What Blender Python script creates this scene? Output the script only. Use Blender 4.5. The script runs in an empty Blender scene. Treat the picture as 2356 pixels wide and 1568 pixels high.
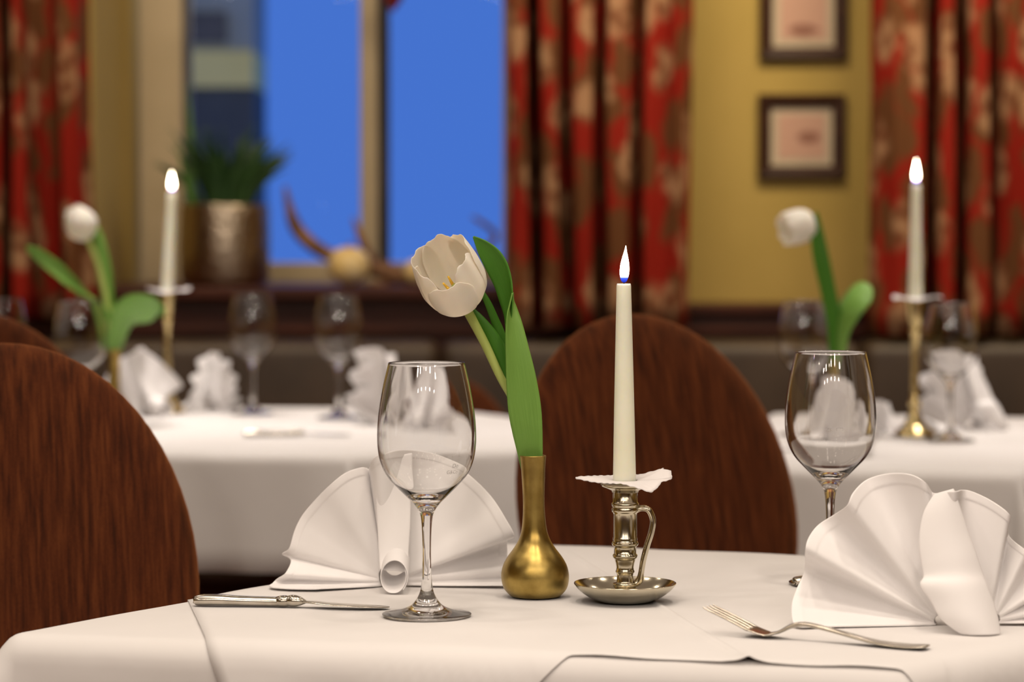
import bpy, bmesh, math, random
from mathutils import Vector, Matrix, noise
PI = math.pi
random.seed(7)
S = bpy.context.scene
C = S.collection

# ---------------------------------------------------------------- camera, world, lights, exposure
FPX, HOR, CAMZ, TOP = 6200.0, 530.0, 1.09, 0.75
PITCH = math.atan((784 - HOR) / FPX)
cam = bpy.data.cameras.new('camera'); cam_o = bpy.data.objects.new('camera', cam); C.objects.link(cam_o)
cam.sensor_width = 36; cam.lens = FPX / 2356 * 36
cam_o.location = (0, 0, CAMZ); cam_o.rotation_euler = (PI / 2 - PITCH, 0, 0)
cam.dof.use_dof = True; cam.dof.focus_distance = 2.43; cam.dof.aperture_fstop = 4.9
cam.clip_start = 0.05
S.camera = cam_o
S.view_settings.view_transform = 'Standard'; S.view_settings.look = 'None'
S.view_settings.exposure = 0.0; S.view_settings.gamma = 1.0; S.view_settings.use_curve_mapping = False
cy = S.cycles
cy.use_denoising = True; cy.max_bounces = 12; cy.diffuse_bounces = 4; cy.glossy_bounces = 5
cy.transmission_bounces = 10; cy.transparent_max_bounces = 8
cy.caustics_reflective = False; cy.caustics_refractive = True
cy.sample_clamp_indirect = 4.0; cy.blur_glossy = 0.5

w = bpy.data.worlds.new('dusk'); S.world = w; w.use_nodes = True
bg = w.node_tree.nodes['Background']
bg.inputs[0].default_value = (0.060, 0.170, 0.620, 1); bg.inputs[1].default_value = 1.0

def lamp(kind, name, loc, power, col=(1, .80, .60), size=.03, rot=(0, 0, 0), **kw):
    l = bpy.data.lights.new(name, kind); l.energy = power; l.color = col
    o = bpy.data.objects.new(name, l); C.objects.link(o); o.location = loc; o.rotation_euler = rot
    if kind == 'AREA':
        l.shape = 'RECTANGLE'; l.size = size; l.size_y = kw.get('size_y', size)
    else:
        l.shadow_soft_size = size
    if kind == 'SPOT':
        l.spot_size = kw.get('angle', 1.6); l.spot_blend = .6
    return o
WARM = (1.0, .86, .72)
# small ceiling downlights in rows
for gx, gy in [(-1.6, -1.2), (-.5, -1.3), (.7, -1.1), (1.9, -1.3), (-2.6, -.4), (-1.0, -.3), (.1, -.35), (1.2, -.3), (2.6, -.4), (-1.9, .5), (-.75, .45), (.55, .55),
               (1.7, .5), (-1.5, 1.5), (-.3, 1.4), (.45, 1.7), (1.35, 1.5), (2.4, 1.9), (-2.4, 2.0), (-.9, 2.6), (.3, 2.7), (1.1, 2.6), (-1.6, 3.3), (1.9, 3.3),
               (-1.0, 4.3), (-.4, 4.4), (.7, 4.2), (1.3, 4.3)]:
    dl_ = lamp('AREA', 'downlight', (gx, gy, 2.64), 2.0, WARM, .12, size_y=.12); dl_.data.shape = 'DISK'
# ceiling panels over the tables, plus added fill panels
def panel(name, loc, power, col, sx, sy, rot=(0, 0, 0), spread=180):
    o = lamp('AREA', name, loc, power, col, sx, rot, size_y=sy); o.data.spread = math.radians(spread); return o
for gx in (-.65, -.1, .45):
    for gy in (1.6, 2.2): panel('near_table_light', (gx, gy, 2.6), 2.3, (1, .86, .72), .11, .11, (0, 0, 0), 130)
for i, gx in enumerate((-1.7, -.95, -.15, .75, 1.55)):
    for gy in (-1.9, -.95, -.05): panel('room_fill', (gx + .1 * math.sin(i * 3 + gy * 5), gy, 2.5), 2.95, (1, .86, .74), .12, .12, (math.radians(38), 0, 0), 160)  # camera-side fill, added to brighten faces turned to the viewer
panel('left_table_light', (-.7, 4.75, 2.6), 8.6, (1, .90, .82), .5, .4, (0, 0, 0), 80)
panel('right_table_light', (.95, 4.45, 2.6), 6.4, (1, .90, .82), .5, .4, (0, 0, 0), 80)
for gx in (-2.2, -.9, .3, .95, 1.5, 2.2):
    panel('wall_fill', (gx, 5.5, 2.55), 6.4, (1, .81, .54), .3, .3, (math.radians(42), 0, 0), 130)  # unseen fill panels added to brighten the back wall
panel('ceiling_fill', (0, 2.0, 2.68), 14, (1, .84, .70), 4.5, 6.0)  # broad fill panel added in place of light bounced off the ceiling
# unseen lamp added outside the window to light the neighbouring wall
lamp('POINT', 'outdoor_fill', (-.4, 9.0, 2.2), 95, (1, .86, .5), .1)

# ---------------------------------------------------------------- helpers
cp, sp = math.cos(PITCH), math.sin(PITCH)
def ray(px, py):
    dx, dy = (px - 1178) / FPX, (784 - py) / FPX
    return Vector((dx, cp + dy * sp, -sp + dy * cp))
def W(px, py, d):
    r = ray(px, py); return Vector((0, 0, CAMZ)) + r * (d / r.y)
def T(px, py, z=TOP):
    r = ray(px, py); return Vector((0, 0, CAMZ)) + r * ((z - CAMZ) / r.z)
def X(px, d): return W(px, 784, d).x
def Z(py, d): return W(1178, py, d).z

def tag(o, label=None, cat=None, group=None, kind=None):
    for k, v in (('label', label), ('category', cat), ('group', group), ('kind', kind)):
        if v: o[k] = v
    return o
def root(name, loc, label, cat, group=None, rz=0):
    o = bpy.data.objects.new(name, None); C.objects.link(o)
    o.location = loc; o.rotation_euler = (0, 0, rz); o.empty_display_size = .02
    return tag(o, label, cat, group)
def mk(name, verts, faces, mat, parent=None, smooth=True, uv=None, loc=None):
    me = bpy.data.meshes.new(name); me.from_pydata([tuple(v) for v in verts], [], faces)
    if smooth: me.polygons.foreach_set('use_smooth', [True] * len(me.polygons))
    if uv:
        l = me.uv_layers.new()
        for lp in me.loops: l.data[lp.index].uv = uv[lp.vertex_index]
    if mat: me.materials.append(mat)
    o = bpy.data.objects.new(name, me); C.objects.link(o)
    if parent: o.parent = parent
    if loc: o.location = loc
    return o
def copy_tree(o, parent=None):
    c = o.copy(); C.objects.link(c); c.parent = parent
    for ch in list(o.children): copy_tree(ch, c)
    return c
def solid(o, t, off=0):
    m = o.modifiers.new('s', 'SOLIDIFY'); m.thickness = t; m.offset = off; return o
def subs(o, n=1):
    m = o.modifiers.new('d', 'SUBSURF'); m.levels = n; m.render_levels = n; return o
def bev(o, wd=.004, n=3):
    m = o.modifiers.new('b', 'BEVEL'); m.width = wd; m.segments = n; m.limit_method = 'ANGLE'; return o
def interp(pts, t):
    """Catmull-Rom through a list of equal length tuples, t in 0..len-1"""
    n = len(pts); i = max(0, min(n - 2, int(t))); f = t - i
    p0, p1, p2, p3 = pts[max(0, i - 1)], pts[i], pts[i + 1], pts[min(n - 1, i + 2)]
    return tuple(.5 * (2 * b + (c - a) * f + (2 * a - 5 * b + 4 * c - d) * f * f + (3 * b - a - 3 * c + d) * f ** 3)
                 for a, b, c, d in zip(p0, p1, p2, p3))
def lin(tab, x):
    if x <= tab[0][0]: return tab[0][1]
    for (a, va), (b, vb) in zip(tab, tab[1:]):
        if x <= b: return va + (vb - va) * (x - a) / (b - a)
    return tab[-1][1]
def lathe_data(prof, n=48, cx=None):
    """prof list of (r, z). cx(z) optional x lean"""
    v, f = [], []
    for r, z in prof:
        ox = cx(z) if cx else 0
        for k in range(n):
            a = 2 * PI * k / n
            v.append((ox + r * math.cos(a), r * math.sin(a), z))
    for i in range(len(prof) - 1):
        for k in range(n):
            k2 = (k + 1) % n
            f.append((i * n + k, i * n + k2, (i + 1) * n + k2, (i + 1) * n + k))
    return v, f
def lathe(name, prof, mat, parent, n=48, smoothp=0, cx=None, cap0=False, cap1=False):
    if smoothp:
        m = (len(prof) - 1) * smoothp
        prof = [interp(prof, i / smoothp) for i in range(m + 1)]
        prof = [(max(r, 0.00005), z) for r, z in prof]
    v, f = lathe_data(prof, n, cx)
    if cap0: f.append(tuple(range(n))[::-1])
    if cap1: f.append(tuple((len(prof) - 1) * n + k for k in range(n)))
    return mk(name, v, f, mat, parent)
def tube(name, pts, rads, mat, parent=None, n=12, sub=6, flat=None, cap=True):
    """tube along pts (Vectors); rads radius (or (a,b)) per point"""
    P = [tuple(p) + (tuple(r) if isinstance(r, (tuple, list)) else (r, r)) for p, r in zip(pts, rads)]
    m = (len(P) - 1) * sub
    Q = [interp(P, i / sub) for i in range(m + 1)]
    v, f = [], []; up = Vector(flat) if flat else Vector((0, 1, .13))
    for i, q in enumerate(Q):
        a, b = Q[max(0, i - 1)], Q[min(m, i + 1)]
        t = (Vector(b[:3]) - Vector(a[:3])).normalized()
        s = t.cross(up)
        if s.length < 1e-4: s = t.cross(Vector((1, 0, 0)))
        s.normalize(); u = s.cross(t).normalized()
        for k in range(n):
            an = 2 * PI * k / n
            v.append(Vector(q[:3]) + s * math.cos(an) * max(q[3], 2e-4) + u * math.sin(an) * max(q[4], 2e-4))
    for i in range(m):
        for k in range(n):
            k2 = (k + 1) % n
            f.append((i * n + k, (i + 1) * n + k, (i + 1) * n + k2, i * n + k2))
    if cap:
        f.append(tuple(range(n))); f.append(tuple(m * n + k for k in range(n))[::-1])
    return mk(name, v, f, mat, parent)
def box(name, x0, x1, y0, y1, z0, z1, mat, parent=None, b=.003):
    v = [(x, y, z) for x in (x0, x1) for y in (y0, y1) for z in (z0, z1)]
    f = [(0, 1, 3, 2), (4, 6, 7, 5), (0, 4, 5, 1), (2, 3, 7, 6), (0, 2, 6, 4), (1, 5, 7, 3)]
    o = mk(name, v, f, mat, parent, smooth=False)
    if b: bev(o, b)
    return o
def prism(name, poly, z0, z1, mat, parent=None, b=0):
    n = len(poly)
    v = [(p[0], p[1], z0) for p in poly] + [(p[0], p[1], z1) for p in poly]
    f = [tuple(range(n))[::-1], tuple(range(n, 2 * n))] + [(i, (i + 1) % n, n + (i + 1) % n, n + i) for i in range(n)]
    o = mk(name, v, f, mat, parent, smooth=False)
    if b: bev(o, b)
    return o
def grid(name, rows, mat, parent=None, uvs=None, flip=False):
    nr, nc = len(rows), len(rows[0])
    v = [p for r in rows for p in r]; f = []
    for i in range(nr - 1):
        for j in range(nc - 1):
            q = (i * nc + j, i * nc + j + 1, (i + 1) * nc + j + 1, (i + 1) * nc + j)
            f.append(q[::-1] if flip else q)
    return mk(name, v, f, mat, parent, uv=uvs)

# ---------------------------------------------------------------- materials
def mat(name, col, rough=.6, metal=0, spec=.5, **kw):
    m = bpy.data.materials.new(name); m.use_nodes = True
    b = m.node_tree.nodes['Principled BSDF']
    b.inputs['Base Color'].default_value = (*col, 1); b.inputs['Roughness'].default_value = rough
    b.inputs['Metallic'].default_value = metal; b.inputs['Specular IOR Level'].default_value = spec
    for k, v in kw.items(): b.inputs[k.replace('_', ' ')].default_value = v
    return m
def nd(m, t, **kw):
    n = m.node_tree.nodes.new(t)
    for k, v in kw.items():
        if hasattr(n, k): setattr(n, k, v)
        else: n.inputs[k].default_value = v
    return n
def lk(m, a, b): m.node_tree.links.new(a, b)
def bsdf(m): return m.node_tree.nodes['Principled BSDF']
def coords(m, scale=(1, 1, 1), kind='Object'):
    tc = nd(m, 'ShaderNodeTexCoord'); mp = nd(m, 'ShaderNodeMapping'); mp.inputs['Scale'].default_value = scale
    lk(m, tc.outputs[kind], mp.inputs[0]); return mp.outputs[0]
def ramp(m, fac, stops):
    r = nd(m, 'ShaderNodeValToRGB'); e = r.color_ramp.elements
    while len(e) < len(stops): e.new(.5)
    for el, (p, c) in zip(e, stops): el.position = p; el.color = (*c, 1)
    lk(m, fac, r.inputs[0]); return r.outputs[0]
def noisy(m, scale, c0, c1, detail=4, lo=.35, hi=.65, co=(1, 1, 1), kind='Object', bump=0, bscale=None, dist=.002):
    n = nd(m, 'ShaderNodeTexNoise', Scale=scale, Detail=detail); lk(m, coords(m, co, kind), n.inputs['Vector'])
    lk(m, ramp(m, n.outputs[0], [(lo, c0), (hi, c1)]), bsdf(m).inputs['Base Color'])
    if bump:
        n2 = n
        if bscale:
            n2 = nd(m, 'ShaderNodeTexNoise', Scale=bscale, Detail=3); lk(m, coords(m, co, kind), n2.inputs['Vector'])
        b = nd(m, 'ShaderNodeBump', Strength=bump, Distance=dist); lk(m, n2.outputs[0], b.inputs['Height'])
        lk(m, b.outputs[0], bsdf(m).inputs['Normal'])
    return m
def translucent(m, amt, col):
    t = nd(m, 'ShaderNodeBsdfTranslucent'); t.inputs[0].default_value = (*col, 1)
    mx = nd(m, 'ShaderNodeMixShader'); mx.inputs[0].default_value = amt
    out = m.node_tree.nodes['Material Output']
    lk(m, bsdf(m).outputs[0], mx.inputs[1]); lk(m, t.outputs[0], mx.inputs[2]); lk(m, mx.outputs[0], out.inputs[0])
    return m

M = {}
M['cloth'] = noisy(mat('white_cloth', (.8, .78, .76), .85, spec=.15), 3.0, (.68, .66, .645), (.72, .70, .69), bump=.15, bscale=14, dist=.01)
M['napkin'] = translucent(noisy(mat('napkin_cloth', (.84, .82, .82), .85, spec=.1), 9.0, (.93, .91, .91), (.95, .93, .93), bump=.08, bscale=1400, dist=.0004), .12, (.94, .90, .88))
M['paper'] = translucent(noisy(mat('white_paper', (.88, .85, .85), .8, spec=.1), 40, (.84, .81, .81), (.9, .87, .87), bump=.3, bscale=300, dist=.001), .25, (.9, .85, .82))
m = mat('glass', (1, 1, 1), 0.0, IOR=1.48, Transmission_Weight=1.0); M['glass'] = m
m = mat('window_glass', (1, 1, 1), 0.0, IOR=1.1, Transmission_Weight=1.0); M['pane'] = m
M['etch'] = noisy(mat('etched_frosting', (.55, .5, .47), .9, Alpha=.4), 200, (.45, .4, .37), (.6, .55, .5))
M['candle'] = noisy(mat('candle_wax', (.80, .78, .60), .45, Subsurface_Weight=.6, Subsurface_Scale=.02), 30, (.82, .82, .66), (.86, .86, .72))
bsdf(M['candle']).inputs['Subsurface Radius'].default_value = (1.0, .75, .4)
M['wick'] = noisy(mat('burnt_wick', (.02, .015, .01), .9), 300, (.01, .008, .006), (.05, .03, .02))
# brass vase: tarnished patches
m = mat('aged_brass', (.42, .28, .08), .32, 1.0)
noisy(m, 45, (.24, .155, .035), (.50, .36, .11), detail=6, lo=.25, hi=.62, bump=.05, bscale=90, dist=.002)
n = nd(m, 'ShaderNodeTexNoise', Scale=25.0, Detail=5.0); lk(m, coords(m), n.inputs['Vector'])
r = ramp(m, n.outputs[0], [(.3, (.28, .28, .28)), (.7, (.46, .46, .46))]); lk(m, r, bsdf(m).inputs['Roughness'])
M['brass'] = m
m = mat('polished_nickel', (.66, .58, .42), .17, 1.0); noisy(m, 30, (.52, .47, .35), (.64, .58, .45), bump=.03, bscale=60, dist=.002); M['nickel'] = m
m = mat('worn_silver', (.62, .56, .46), .2, 1.0); noisy(m, 60, (.45, .41, .34), (.62, .57, .49), bump=.03, bscale=200, dist=.001); M['silver'] = m
m = mat('pale_brass', (.66, .52, .26), .22, 1.0); noisy(m, 60, (.56, .43, .2), (.72, .58, .3), bump=.05, bscale=40, dist=.004); M['pale_brass'] = m
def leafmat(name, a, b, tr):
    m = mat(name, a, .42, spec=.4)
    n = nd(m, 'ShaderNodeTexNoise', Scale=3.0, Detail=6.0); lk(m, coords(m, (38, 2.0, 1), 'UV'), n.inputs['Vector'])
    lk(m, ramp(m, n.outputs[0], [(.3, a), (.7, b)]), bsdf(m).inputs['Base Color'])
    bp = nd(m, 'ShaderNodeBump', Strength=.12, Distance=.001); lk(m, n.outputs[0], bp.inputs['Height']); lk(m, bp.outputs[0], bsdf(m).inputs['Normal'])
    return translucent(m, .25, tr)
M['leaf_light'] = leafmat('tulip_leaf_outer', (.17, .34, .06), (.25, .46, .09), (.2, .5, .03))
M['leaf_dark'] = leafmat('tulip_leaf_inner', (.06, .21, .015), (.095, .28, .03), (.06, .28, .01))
M['stem'] = noisy(mat('tulip_stem', (.45, .52, .14), .45), 12, (.40, .48, .12), (.52, .58, .18), co=(1, 1, .2))
m = mat('tulip_petal', (.88, .78, .66), .5, spec=.25, Subsurface_Weight=.15, Subsurface_Scale=.004)
noisy(m, 30, (.97, .94, .87), (.98, .95, .90), detail=3); M['petal'] = translucent(m, .42, (1, .95, .84))
M['stamen'] = noisy(mat('tulip_stamen', (.8, .5, .04), .7), 200, (.7, .4, .03), (.9, .6, .08))
# chair upholstery: brown chenille with vertical streaks
m = mat('brown_chenille', (.2, .06, .015), .9, spec=.12)
n = nd(m, 'ShaderNodeTexNoise', Scale=1.0, Detail=3.0, Roughness=.55); lk(m, coords(m, (190, 40, 8)), n.inputs['Vector'])
n2 = nd(m, 'ShaderNodeTexNoise', Scale=1.0, Detail=2.0); lk(m, coords(m, (900, 900, 260)), n2.inputs['Vector'])
mm = nd(m, 'ShaderNodeMath', operation='ADD'); lk(m, n.outputs[0], mm.inputs[0])
m3 = nd(m, 'ShaderNodeMath', operation='MULTIPLY'); m3.inputs[1].default_value = .26; lk(m, n2.outputs[0], m3.inputs[0]); lk(m, m3.outputs[0], mm.inputs[1])
lk(m, ramp(m, mm.outputs[0], [(.44, (.026, .0058, .002)), (.62, (.058, .0130, .0036)), (.82, (.098, .026, .007))]), bsdf(m).inputs['Base Color'])
bp = nd(m, 'ShaderNodeBump', Strength=.5, Distance=.002); lk(m, mm.outputs[0], bp.inputs['Height']); lk(m, bp.outputs[0], bsdf(m).inputs['Normal'])
bsdf(m).inputs['Sheen Weight'].default_value = .5; bsdf(m).inputs['Sheen Tint'].default_value = (.9, .35, .12, 1)
M['chenille'] = m
def wood(name, a, b, rough=.3):
    m = mat(name, a, rough, spec=.3); return noisy(m, 6, a, b, detail=6, co=(1, 8, 8), bump=.05)
M['dark_wood'] = wood('dark_panelling_wood', (.040, .009, .004), (.072, .017, .007), .45)
M['leg_wood'] = wood('chair_leg_wood', (.06, .02, .008), (.1, .035, .015), .4)
M['frame_wood'] = wood('picture_frame_wood', (.035, .012, .006), (.06, .022, .010), .45)
M['wall'] = noisy(mat('ochre_wall_paint', (.42, .31, .10), .8, spec=.2), 4, (.50, .36, .105), (.54, .39, .12), bump=.1, bscale=120)
M['ceiling'] = noisy(mat('ceiling_paint', (.75, .7, .6), .9), 3, (.38, .32, .24), (.42, .36, .27))
M['window_frame'] = noisy(mat('window_frame_paint', (.42, .34, .24), .5), 6, (.46, .37, .24), (.52, .42, .28))
M['gasket'] = noisy(mat('dark_window_sash', (.05, .05, .05), .6), 8, (.04, .04, .04), (.07, .065, .06))
M['leather'] = noisy(mat('dark_brown_leather', (.05, .03, .018), .5), 7, (.04, .024, .014), (.065, .04, .024), bump=.2, bscale=90)
M['floor'] = noisy(mat('red_brown_carpet', (.10, .02, .012), .95, spec=.1), 9, (.03, .02, .012), (.16, .03, .018), bump=.3, bscale=300)
M['hammered'] = mat('hammered_champagne_metal', (.52, .43, .32), .28, 1.0)
m = M['hammered']; v_ = nd(m, 'ShaderNodeTexVoronoi', Scale=75.0); v_.feature = 'SMOOTH_F1'; lk(m, coords(m), v_.inputs['Vector'])
bp = nd(m, 'ShaderNodeBump', Strength=.8, Distance=.004); lk(m, v_.outputs[0], bp.inputs['Height']); lk(m, bp.outputs[0], bsdf(m).inputs['Normal'])
M['plant'] = noisy(mat('dark_plant_leaf', (.02, .06, .015), .45), 8, (.012, .045, .01), (.035, .09, .02))
M['plant_light'] = noisy(mat('fresh_plant_leaf', (.06, .16, .02), .45), 8, (.05, .14, .02), (.09, .2, .03))
M['soil'] = noisy(mat('potting_soil', (.03, .02, .01), .95), 60, (.02, .012, .008), (.05, .03, .02), bump=.6)
M['root'] = noisy(mat('weathered_root', (.2, .09, .04), .7), 20, (.10, .045, .022), (.30, .15, .07), co=(1, 1, 1), bump=.5, bscale=60)
M['gourd'] = noisy(mat('cream_gourd', (.75, .55, .22), .35), 15, (.78, .55, .2), (.92, .78, .48))
M['red_felt'] = noisy(mat('red_ornament', (.25, .02, .02), .7), 20, (.2, .015, .02), (.3, .03, .03))
M['mat_board'] = noisy(mat('passe_partout', (.62, .52, .38), .9), 10, (.60, .50, .37), (.66, .56, .42))
M['house_wall'] = noisy(mat('outside_plaster', (.25, .27, .24), .9), 2, (.22, .24, .22), (.30, .32, .28))
M['house_dark'] = noisy(mat('outside_dark_cladding', (.045, .05, .05), .8), 2, (.035, .04, .042), (.06, .065, .065))
M['house_light'] = noisy(mat('outside_pale_band', (.5, .48, .3), .8), 2, (.62, .50, .16), (.72, .58, .20))
M['bead'] = noisy(mat('table_wood', (.2, .1, .05), .5), 5, (.18, .09, .04), (.24, .12, .06))

# picture prints: soft pink sheet with a small brown motif
def printmat(name, cx, cz, sx, sz):
    m = mat(name, (.6, .4, .3), .6)
    tc = nd(m, 'ShaderNodeTexCoord'); mp = nd(m, 'ShaderNodeMapping'); lk(m, tc.outputs['UV'], mp.inputs[0])
    mp.inputs['Location'].default_value = (-cx / sx, -cz / sz, 0); mp.inputs['Scale'].default_value = (1 / sx, 1 / sz, 0)
    g = nd(m, 'ShaderNodeTexGradient'); g.gradient_type = 'SPHERICAL'
    nn = nd(m, 'ShaderNodeTexNoise', Scale=14.0); lk(m, tc.outputs['UV'], nn.inputs['Vector'])
    va = nd(m, 'ShaderNodeVectorMath', operation='SCALE'); lk(m, nn.outputs[1], va.inputs[0]); va.inputs['Scale'].default_value = .5
    vb = nd(m, 'ShaderNodeVectorMath', operation='ADD'); lk(m, mp.outputs[0], vb.inputs[0]); lk(m, va.outputs[0], vb.inputs[1])
    vc = nd(m, 'ShaderNodeVectorMath', operation='SUBTRACT'); lk(m, vb.outputs[0], vc.inputs[0]); vc.inputs[1].default_value = (.25, .25, .25)
    lk(m, vc.outputs[0], g.inputs[0])
    lk(m, ramp(m, g.outputs[0], [(.15, (.62, .37, .28)), (.45, (.30, .13, .09))]), bsdf(m).inputs['Base Color'])
    return m
M['print_a'] = printmat('print_lower', .66, .48, .34, .2)
M['print_b'] = printmat('print_upper', .5, .2, .45, .18)

# floral curtain fabric
m = mat('red_floral_fabric', (.4, .03, .01), .85, spec=.15)
tc = nd(m, 'ShaderNodeTexCoord')
def dist(seed, amt, sc):
    nn = nd(m, 'ShaderNodeTexNoise', Scale=sc, Detail=3.0); lk(m, tc.outputs['UV'], nn.inputs['Vector'])
    a = nd(m, 'ShaderNodeVectorMath', operation='SCALE'); lk(m, nn.outputs[1], a.inputs[0]); a.inputs['Scale'].default_value = amt
    b = nd(m, 'ShaderNodeVectorMath', operation='ADD'); lk(m, tc.outputs['UV'], b.inputs[0]); lk(m, a.outputs[0], b.inputs[1])
    mp = nd(m, 'ShaderNodeMapping'); mp.inputs['Location'].default_value = (seed, seed * 1.7, 0); lk(m, b.outputs[0], mp.inputs[0]); return mp
def vor(mp, sc, scale_vec):
    mp.inputs['Scale'].default_value = scale_vec
    v = nd(m, 'ShaderNodeTexVoronoi', Scale=sc); v.voronoi_dimensions = '2D'; lk(m, mp.outputs[0], v.inputs['Vector']); return v.outputs['Distance']
leaf = ramp(m, vor(dist(3.3, .12, 9), 11.0, (1.2, .6, 1)), [(.30, (1, 1, 1)), (.48, (0, 0, 0))])
flow = ramp(m, vor(dist(0.7, .06, 16), 9.0, (1.1, .62, 1)), [(.20, (1, 1, 1)), (.36, (0, 0, 0))])
core = ramp(m, vor(dist(0.7, .03, 40), 26.0, (1.0, .75, 1)), [(.12, (.15, .045, .018)), (.5, (.38, .21, .115))])
mx1 = nd(m, 'ShaderNodeMix'); mx1.data_type = 'RGBA'; lk(m, leaf, mx1.inputs[0]); mx1.inputs[6].default_value = (.26, .013, .006, 1); mx1.inputs[7].default_value = (.13, .05, .018, 1)
mx2 = nd(m, 'ShaderNodeMix'); mx2.data_type = 'RGBA'; lk(m, flow, mx2.inputs[0]); lk(m, mx1.outputs[2], mx2.inputs[6]); lk(m, core, mx2.inputs[7])
lk(m, mx2.outputs[2], bsdf(m).inputs['Base Color'])
M['curtain'] = m

# flame: white core, warm edge, blue foot
def flamemat(name, strength):
    m = bpy.data.materials.new(name); m.use_nodes = True; m.node_tree.nodes.remove(m.node_tree.nodes['Principled BSDF'])
    tc = nd(m, 'ShaderNodeTexCoord'); sep = nd(m, 'ShaderNodeSeparateXYZ'); lk(m, tc.outputs['Generated'], sep.inputs[0])
    col = ramp(m, sep.outputs[2], [(.0, (.02, .04, .6)), (.13, (.05, .10, .8)), (.26, (1, .66, .34)), (.45, (1, .86, .60))])
    st = ramp(m, sep.outputs[2], [(.0, (.02, .02, .02)), (.12, (.04, .04, .04)), (.30, (1, 1, 1)), (1., (.8, .8, .8))])
    mu = nd(m, 'ShaderNodeMath', operation='MULTIPLY'); lk(m, st, mu.inputs[0]); mu.inputs[1].default_value = strength
    e = nd(m, 'ShaderNodeEmission'); lk(m, col, e.inputs[0]); lk(m, mu.outputs[0], e.inputs[1])
    lk(m, e.outputs[0], m.node_tree.nodes['Material Output'].inputs[0]); return m
M['flame'] = flamemat('candle_flame', 40)

# ---------------------------------------------------------------- room shell
def struct(o): o['kind'] = 'structure'; return o
YW = 6.62
XL, XR, YB, ZC = -3.6, 3.8, -4.2, 2.72
struct(box('floor', XL, XR, YB, YW + .1, -.05, 0, M['floor'], b=0))
struct(box('ceiling', XL, XR, YB, YW + .5, ZC, ZC + .05, M['ceiling'], b=0))
struct(box('wall_left', XL - .1, XL, YB, YW + .5, 0, ZC, M['wall'], b=0))
struct(box('wall_right', XR, XR + .1, YB, YW + .5, 0, ZC, M['wall'], b=0))
struct(box('wall_front', XL, XR, YB - .1, YB, 0, ZC, M['wall'], b=0))
# back wall with the window opening and its splayed left reveal
WL, WR, WZ0, WZ1, YG = X(218, YW), X(1240, YW), .955, 2.35, 6.98
wl2 = X(322, YG)
vs, fs = [], []
def slab(poly, z0, z1):
    n0 = len(vs); n = len(poly)
    vs.extend([(p[0], p[1], z0) for p in poly] + [(p[0], p[1], z1) for p in poly])
    fs.append(tuple(n0 + i for i in range(n))[::-1]); fs.append(tuple(n0 + n + i for i in range(n)))
    for i in range(n): fs.append((n0 + i, n0 + (i + 1) % n, n0 + n + (i + 1) % n, n0 + n + i))
slab([(XL, YW), (WL, YW), (wl2, YG + .1), (XL, YG + .1)], 0, ZC)
slab([(WR, YW), (XR, YW), (XR, YG + .1), (WR, YG + .1)], 0, ZC)
slab([(WL, YW), (WR, YW), (WR, YG + .1), (wl2, YG + .1)], 0, WZ0 - .03)
slab([(WL, YW), (WR, YW), (WR, YG + .1), (wl2, YG + .1)], WZ1, ZC)
struct(mk('wall_back', vs, fs, M['wall'], smooth=False))
# window: frame, mullion, two panes
win = root('window_1', (0, 0, 0), 'wide two pane window on blue dusk sky', None); del win['label']; win['kind'] = 'structure'
xa, xb = X(328, YG), X(426, YG); xm0, xm1 = X(832, YG), X(872, YG)
zb = Z(604, YG)
box('window_jamb', xa, xb, YG - .03, YG + .06, WZ0, WZ1, M['window_frame'], win)
box('window_jamb', WR - .09, WR, YG - .03, YG + .06, WZ0, WZ1, M['window_frame'], win)
box('window_rail', xb, WR - .09, YG - .03, YG + .06, WZ0, zb, M['window_frame'], win)
box('window_rail', xb, WR - .09, YG - .03, YG + .06, WZ1 - .08, WZ1, M['window_frame'], win)
box('window_mullion', xm0, xm1, YG - .05, YG + .06, zb, WZ1 - .08, M['window_frame'], win)
box('window_sash', xm1, X(896, YG), YG - .01, YG + .06, zb, WZ1 - .08, M['gasket'], win)
box('window_sash', xb, X(440, YG), YG, YG + .06, zb, WZ1 - .08, M['gasket'], win)
box('window_pane', X(440, YG), xm0, YG + .02, YG + .028, zb, WZ1 - .08, M['pane'], win, b=0)
box('window_pane', X(896, YG), WR - .09, YG + .02, YG + .028, zb, WZ1 - .08, M['pane'], win, b=0)
# sill board, panelling, dado rail
SILL = .957
struct(box('trim_1', XL, X(1300, 6.4), 6.36, YG - .03, SILL - .03, SILL, M['dark_wood'], b=.006))
struct(box('trim_2', XL, XR, 6.40, YW, .30, .893, M['dark_wood'], b=.004))
struct(box('trim_3', X(1300, 6.4), XR, 6.375, YW, .893, .915, M['dark_wood'], b=.005))
struct(box('trim_4', XL, X(1300, 6.4), 6.41, YW, .893, SILL - .03, M['dark_wood'], b=.004))
struct(box('trim_5', XL, XR, 6.385, 6.41, .845, .862, M['dark_wood'], b=.004))
# neighbouring house outside, left part of the left pane
hz = root('house', (X(500, 12), 12.2, 0), 'dark house wall with a pale window band seen through the left window pane', 'building')
hx0, hx1 = X(330, 12) - hz.location.x, X(577, 12) - hz.location.x
def zz(py): return Z(py, 12)
box('wall_upper', hx0, hx1, 0, .6, zz(110), 3.2, M['house_wall'], hz, b=0)
box('pale_band', hx0, hx1, -.03, .6, zz(195), zz(110), M['house_light'], hz, b=0)
box('wall_lower', hx0, hx1, 0, .6, 0, zz(195), M['house_dark'], hz, b=0)
box('window', hx0 + .1, hx1 - .12, -.04, .02, zz(90), zz(20), M['gasket'], hz)

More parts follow.
